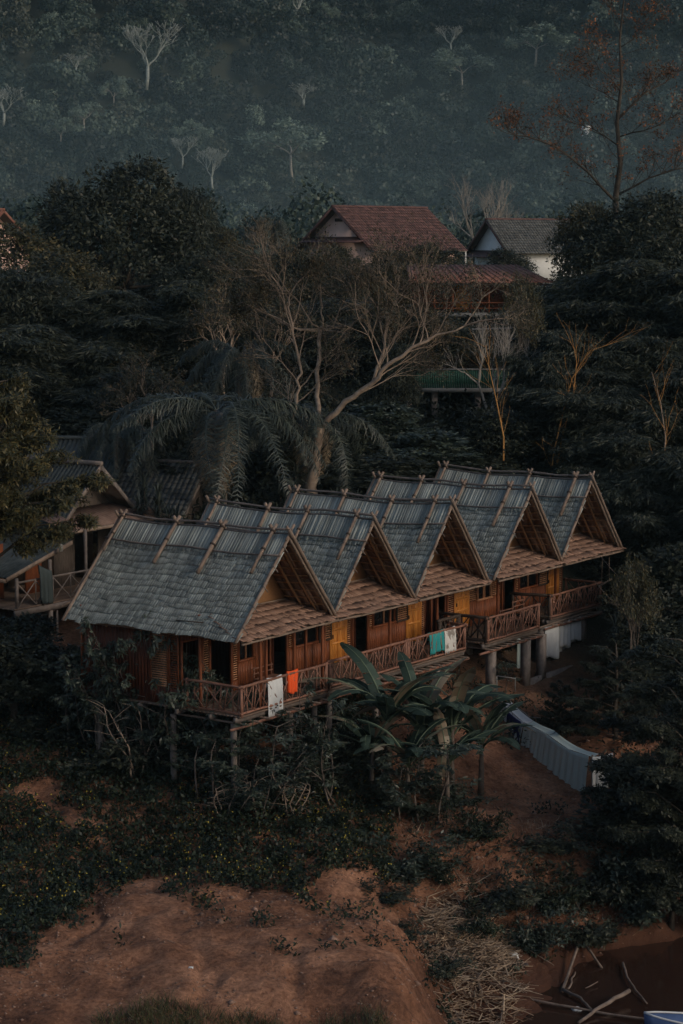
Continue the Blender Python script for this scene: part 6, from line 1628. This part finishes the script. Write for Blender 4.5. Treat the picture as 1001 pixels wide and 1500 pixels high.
for i, (a_, b_) in enumerate([((600, 1340), (690, 1350)), ((650, 1415), (715, 1390)), ((650, 1455), (700, 1420)), ((720, 1440), (780, 1452)), ((775, 1390), (812, 1415)), ((735, 1345), (742, 1368)), ((660, 1330), (740, 1335)), ((780, 1385), (800, 1370)), ((620, 1380), (700, 1420)), ((700, 1480), (765, 1465)), ((500, 1195), (530, 1180))]):
    log('stick', [ag(*a_, .18), (ag(*a_, .2) + ag(*b_, .2)) / 2, ag(*b_, .1)], .022, .014, ['long dry cane along the top of the straw heap', 'cane crossing the straw heap diagonally', 'cane low in the straw heap', 'cane pointing from the heap to the water', 'cane down the right flank of the heap', 'short upright cane right of the heap top', 'cane lying level above the heap', 'cane propped near the water edge', 'cane across the middle of the heap', 'lowest cane at the bottom edge', 'short pale stick at the field edge'][i], cat='stick')
# litter by the water
for i, (px, py, mt, lb) in enumerate([(752, 1400, 'white_wall', 'crumpled pale plastic scrap on the bank'), (868, 1374, 'cloth_teal', 'teal plastic scrap near the water'), (768, 1288, 'plank_wall', 'grey flat scrap under the ledge'), (845, 1480, 'cloth_white', 'torn pale bag against the long pole'), (560, 1412, 'white_wall', 'small white scrap on the mound'), (950, 1362, 'concrete', 'grey stone on the right mud bank'), (920, 1368, 'concrete', 'small stone left of the grey stone')]):
    p = ag(px, py, .02) if px != 560 else None
    if px == 560: p = aw(280, 1415, 3.15); p.z = g(p.x, p.y) + .01
    rg = random.Random(i); mb = MB(); n_ = 7; V = []; F = []
    for a in range(n_):
        for b in range(n_): V.append(((a - 3) * .05 + rg.uniform(-.02, .02), (b - 3) * .045 + rg.uniform(-.02, .02), .05 + rg.uniform(-.03, .05) - .012 * ((a - 3) ** 2 + (b - 3) ** 2) * .4))
    for a in range(n_ - 1):
        for b in range(n_ - 1): F.append((a * n_ + b, a * n_ + b + 1, (a + 1) * n_ + b + 1, (a + 1) * n_ + b))
    mb.add(V, F); o = mb.build('stone' if 'stone' in lb else 'plastic_scrap', M[mt], None, 'stone' in lb); o.location = p; o.scale = (.4, .4, .3) if px == 560 else (1, 1, 1); sm = o.modifiers.new('thickness', 'SOLIDIFY'); sm.thickness = .02 if 'stone' not in lb else .1
    tag(o, lb, 'stone' if 'stone' in lb else 'litter')
# blue boat nosing in at the bottom right corner
bp = aw(985, 1500, .1); root = thing('boat', 'blue and white boat hull just entering at the bottom right', 'boat', bp)
mb = MB(); V = []; F = []; ns = 14
for i in range(ns + 1):
    t = i / ns; w = .55 * math.sin(min(1, t * 1.6) * PI / 2) ** .7; x = -1.0 + 3.6 * t; zt = .32 + .22 * (1 - t) ** 2
    V += [(x, -w, zt), (x + .05, -w * .75, .0), (x + .08, 0, -.14), (x + .05, w * .75, 0), (x, w, zt)]
for i in range(ns):
    for j in range(4): F.append((i * 5 + j, (i + 1) * 5 + j, (i + 1) * 5 + j + 1, i * 5 + j + 1))
F.append(tuple(ns * 5 + j for j in range(5))); mb.add(V, F)
mblue = surf('blue_boat_paint', [(.3, (.05, .09, .2)), (.7, (.09, .14, .28))], 2, rough=.4)
o = mb.build('hull', mblue, root, True); sm = o.modifiers.new('t', 'SOLIDIFY'); sm.thickness = .03
for sd_ in (0, 4):
    mb = MB(); mb.tube([Vector(V[i * 5 + sd_]) + Vector((0, 0, .02)) for i in range(ns + 1)], .03, 6); mb.build('gunwale', M['white_wall'], root)
mb = MB(); mb.b2(.9, 1.15, -.5, .5, .2, .24); mb.build('thwart', M['deckwood'], root)
root.rotation_euler = (0, 0, R(-8)); root.location = bp + Vector((.1, -.75, 0))
# small things round the stilts
c = at(790, 1022, 79); root = None
P = [at(760, 1008, 80) , at(775, 1018, 79.5), at(800, 1023, 79.3), at(820, 1018, 79.5)]
P = [Vector((p.x, p.y, g(p.x, p.y) + .05)) for p in P]; log('hose', P, .035, .035, 'grey hose curving over the dirt below the far stilts', 'concrete', 'hose')
a_, b_ = at(728, 990, 80.5), at(755, 994, 80.5); root = thing('handrail', 'low pale pipe rail beside the first concrete stilt', 'handrail', a_)
mb = MB(); mb.tube([(0, 0, 0), b_ - a_, b_ - a_ - Vector((0, 0, .5))], .025, 6); mb.build('rail', M['concrete'], root); mb = MB(); mb.pole((0, 0, 0), (0, 0, g(a_.x, a_.y) - a_.z), .025, 6); mb.build('rail_post', M['concrete'], root)
# retaining board between the concrete stilts
p = rowpt(16.0, -.35, 0); q_ = rowpt(19.6, -.35, 0); zz = g(p.x, p.y); mb = MB(); mb.slab(Vector((0, 0, -.4)), q_ - p, VF * .12, (0, 0, .62)); o = mb.build('low_wall', M['post']); o.location = (p.x, p.y, zz); tag(o, 'low plastered wall between the concrete stilts', 'wall')
# hanging wires from the right
for i, (a_, b_, s_) in enumerate([((880, 815, 84), (1010, 900, 80), .5), ((870, 850, 84), (1010, 960, 80), .4)]):
    A_, B_ = at(*a_), at(*b_); P = [A_.lerp(B_, t) - Vector((0, 0, s_ * 4 * t * (1 - t))) - A_ for t in np.linspace(0, 1, 10)]; mb = MB(); mb.tube(P, .012, 5); o = mb.build('cable', M['bark']); o.location = A_; tag(o, ['upper cable running from the farthest porch to the right edge', 'lower cable running from the farthest porch to the right edge'][i], 'cable')
# porch swing bar at the farthest porch
A_ = rowpt(22.6, -.4, 5 + 4.3); root = thing('hanging_bar', 'bamboo bar hung on two ropes at the farthest porch', 'swing', A_)
for k in (-.3, .3): mb = MB(); mb.tube([(U * k)[:], (U * k * 1.1 - Vector((0, 0, 1.25)))[:]], .012, 5); mb.build('rope', M['bamboo'], root)
mb = MB(); mb.pole(-U * .55 - Vector((0, 0, 1.3)), U * .55 - Vector((0, 0, 1.15)), .04, 7); mb.build('bar', M['bamboo'], root)
# benches and stools on the porches
def bench(s0, e, w, label, hrot=0):
    p = rowpt(s0, e, 5 + DKZ); root = thing('porch_bench', label, 'bench', p, HROT + hrot)
    mb = MB()
    for k in range(4): mb.b2(-w / 2, w / 2, -.2 + k * .1, -.11 + k * .1, .42, .45)
    mb.build('seat', M['rail'], root)
    for x in (-w / 2 + .06, w / 2 - .06):
        for y in (-.16, .16): mb = MB(); mb.pole((x, y, 0), (x, y, .42), .03, 6); mb.build('leg', M['rail'], root)
    mb = MB()
    for z in (.6, .78): mb.pole((-w / 2, .2, z), (w / 2, .2, z), .025, 6)
    for x in (-w / 2 + .06, w / 2 - .06): mb.pole((x, .2, .4), (x, .2, .85), .025, 6)
    mb.build('backrest', M['rail'], root)
bench(15.9, -1.0, 1.1, 'rustic bamboo bench on the porch of the fourth hut')
bench(18.0, -1.7, 1.0, 'rustic bamboo bench beside the door of the farthest hut')
bench(1.2, -1.9, 1.1, 'rustic bamboo bench in the shade of the nearest porch')
# ------------------------------------------------------------------ haze over the valley
m, n, out = _new('valley_haze')
pv = n.nodes.new('ShaderNodeVolumePrincipled')
pv.inputs['Color'].default_value = (0.55, 0.82, 0.88, 1)
pv.inputs['Density'].default_value = 0.00015
pv.inputs['Anisotropy'].default_value = 0.2
n.links.new(pv.outputs[0], out.inputs['Volume'])
mb = MB(); mb.b2(-720, 720, -70, 1075, -4, 290)
hz = mb.build('haze', m); tag(hz, kind='stuff')

# a bank of mist lying on the valley floor between the houses and the mountain
m2, n, out = _new('valley_mist')
pv = n.nodes.new('ShaderNodeVolumePrincipled')
pv.inputs['Color'].default_value = (0.60, 0.84, 0.88, 1)
pv.inputs['Density'].default_value = 0.00042
n.links.new(pv.outputs[0], out.inputs['Volume'])
mb = MB(); nu_, nv_ = 32, 16; V = []; F = []
for j in range(nv_ + 1):
    for i in range(nu_):
        a = 2 * PI * i / nu_; b = -PI / 2 + PI * j / nv_
        V.append((330 * math.cos(a) * math.cos(b), 455 + 165 * math.sin(a) * math.cos(b), 12 + 52 * math.sin(b)))
for j in range(nv_):
    for i in range(nu_): F.append((j * nu_ + i, j * nu_ + (i + 1) % nu_, (j + 1) * nu_ + (i + 1) % nu_, (j + 1) * nu_ + i))
mb.add(V, F); o = mb.build('mist', m2); tag(o, kind='stuff')
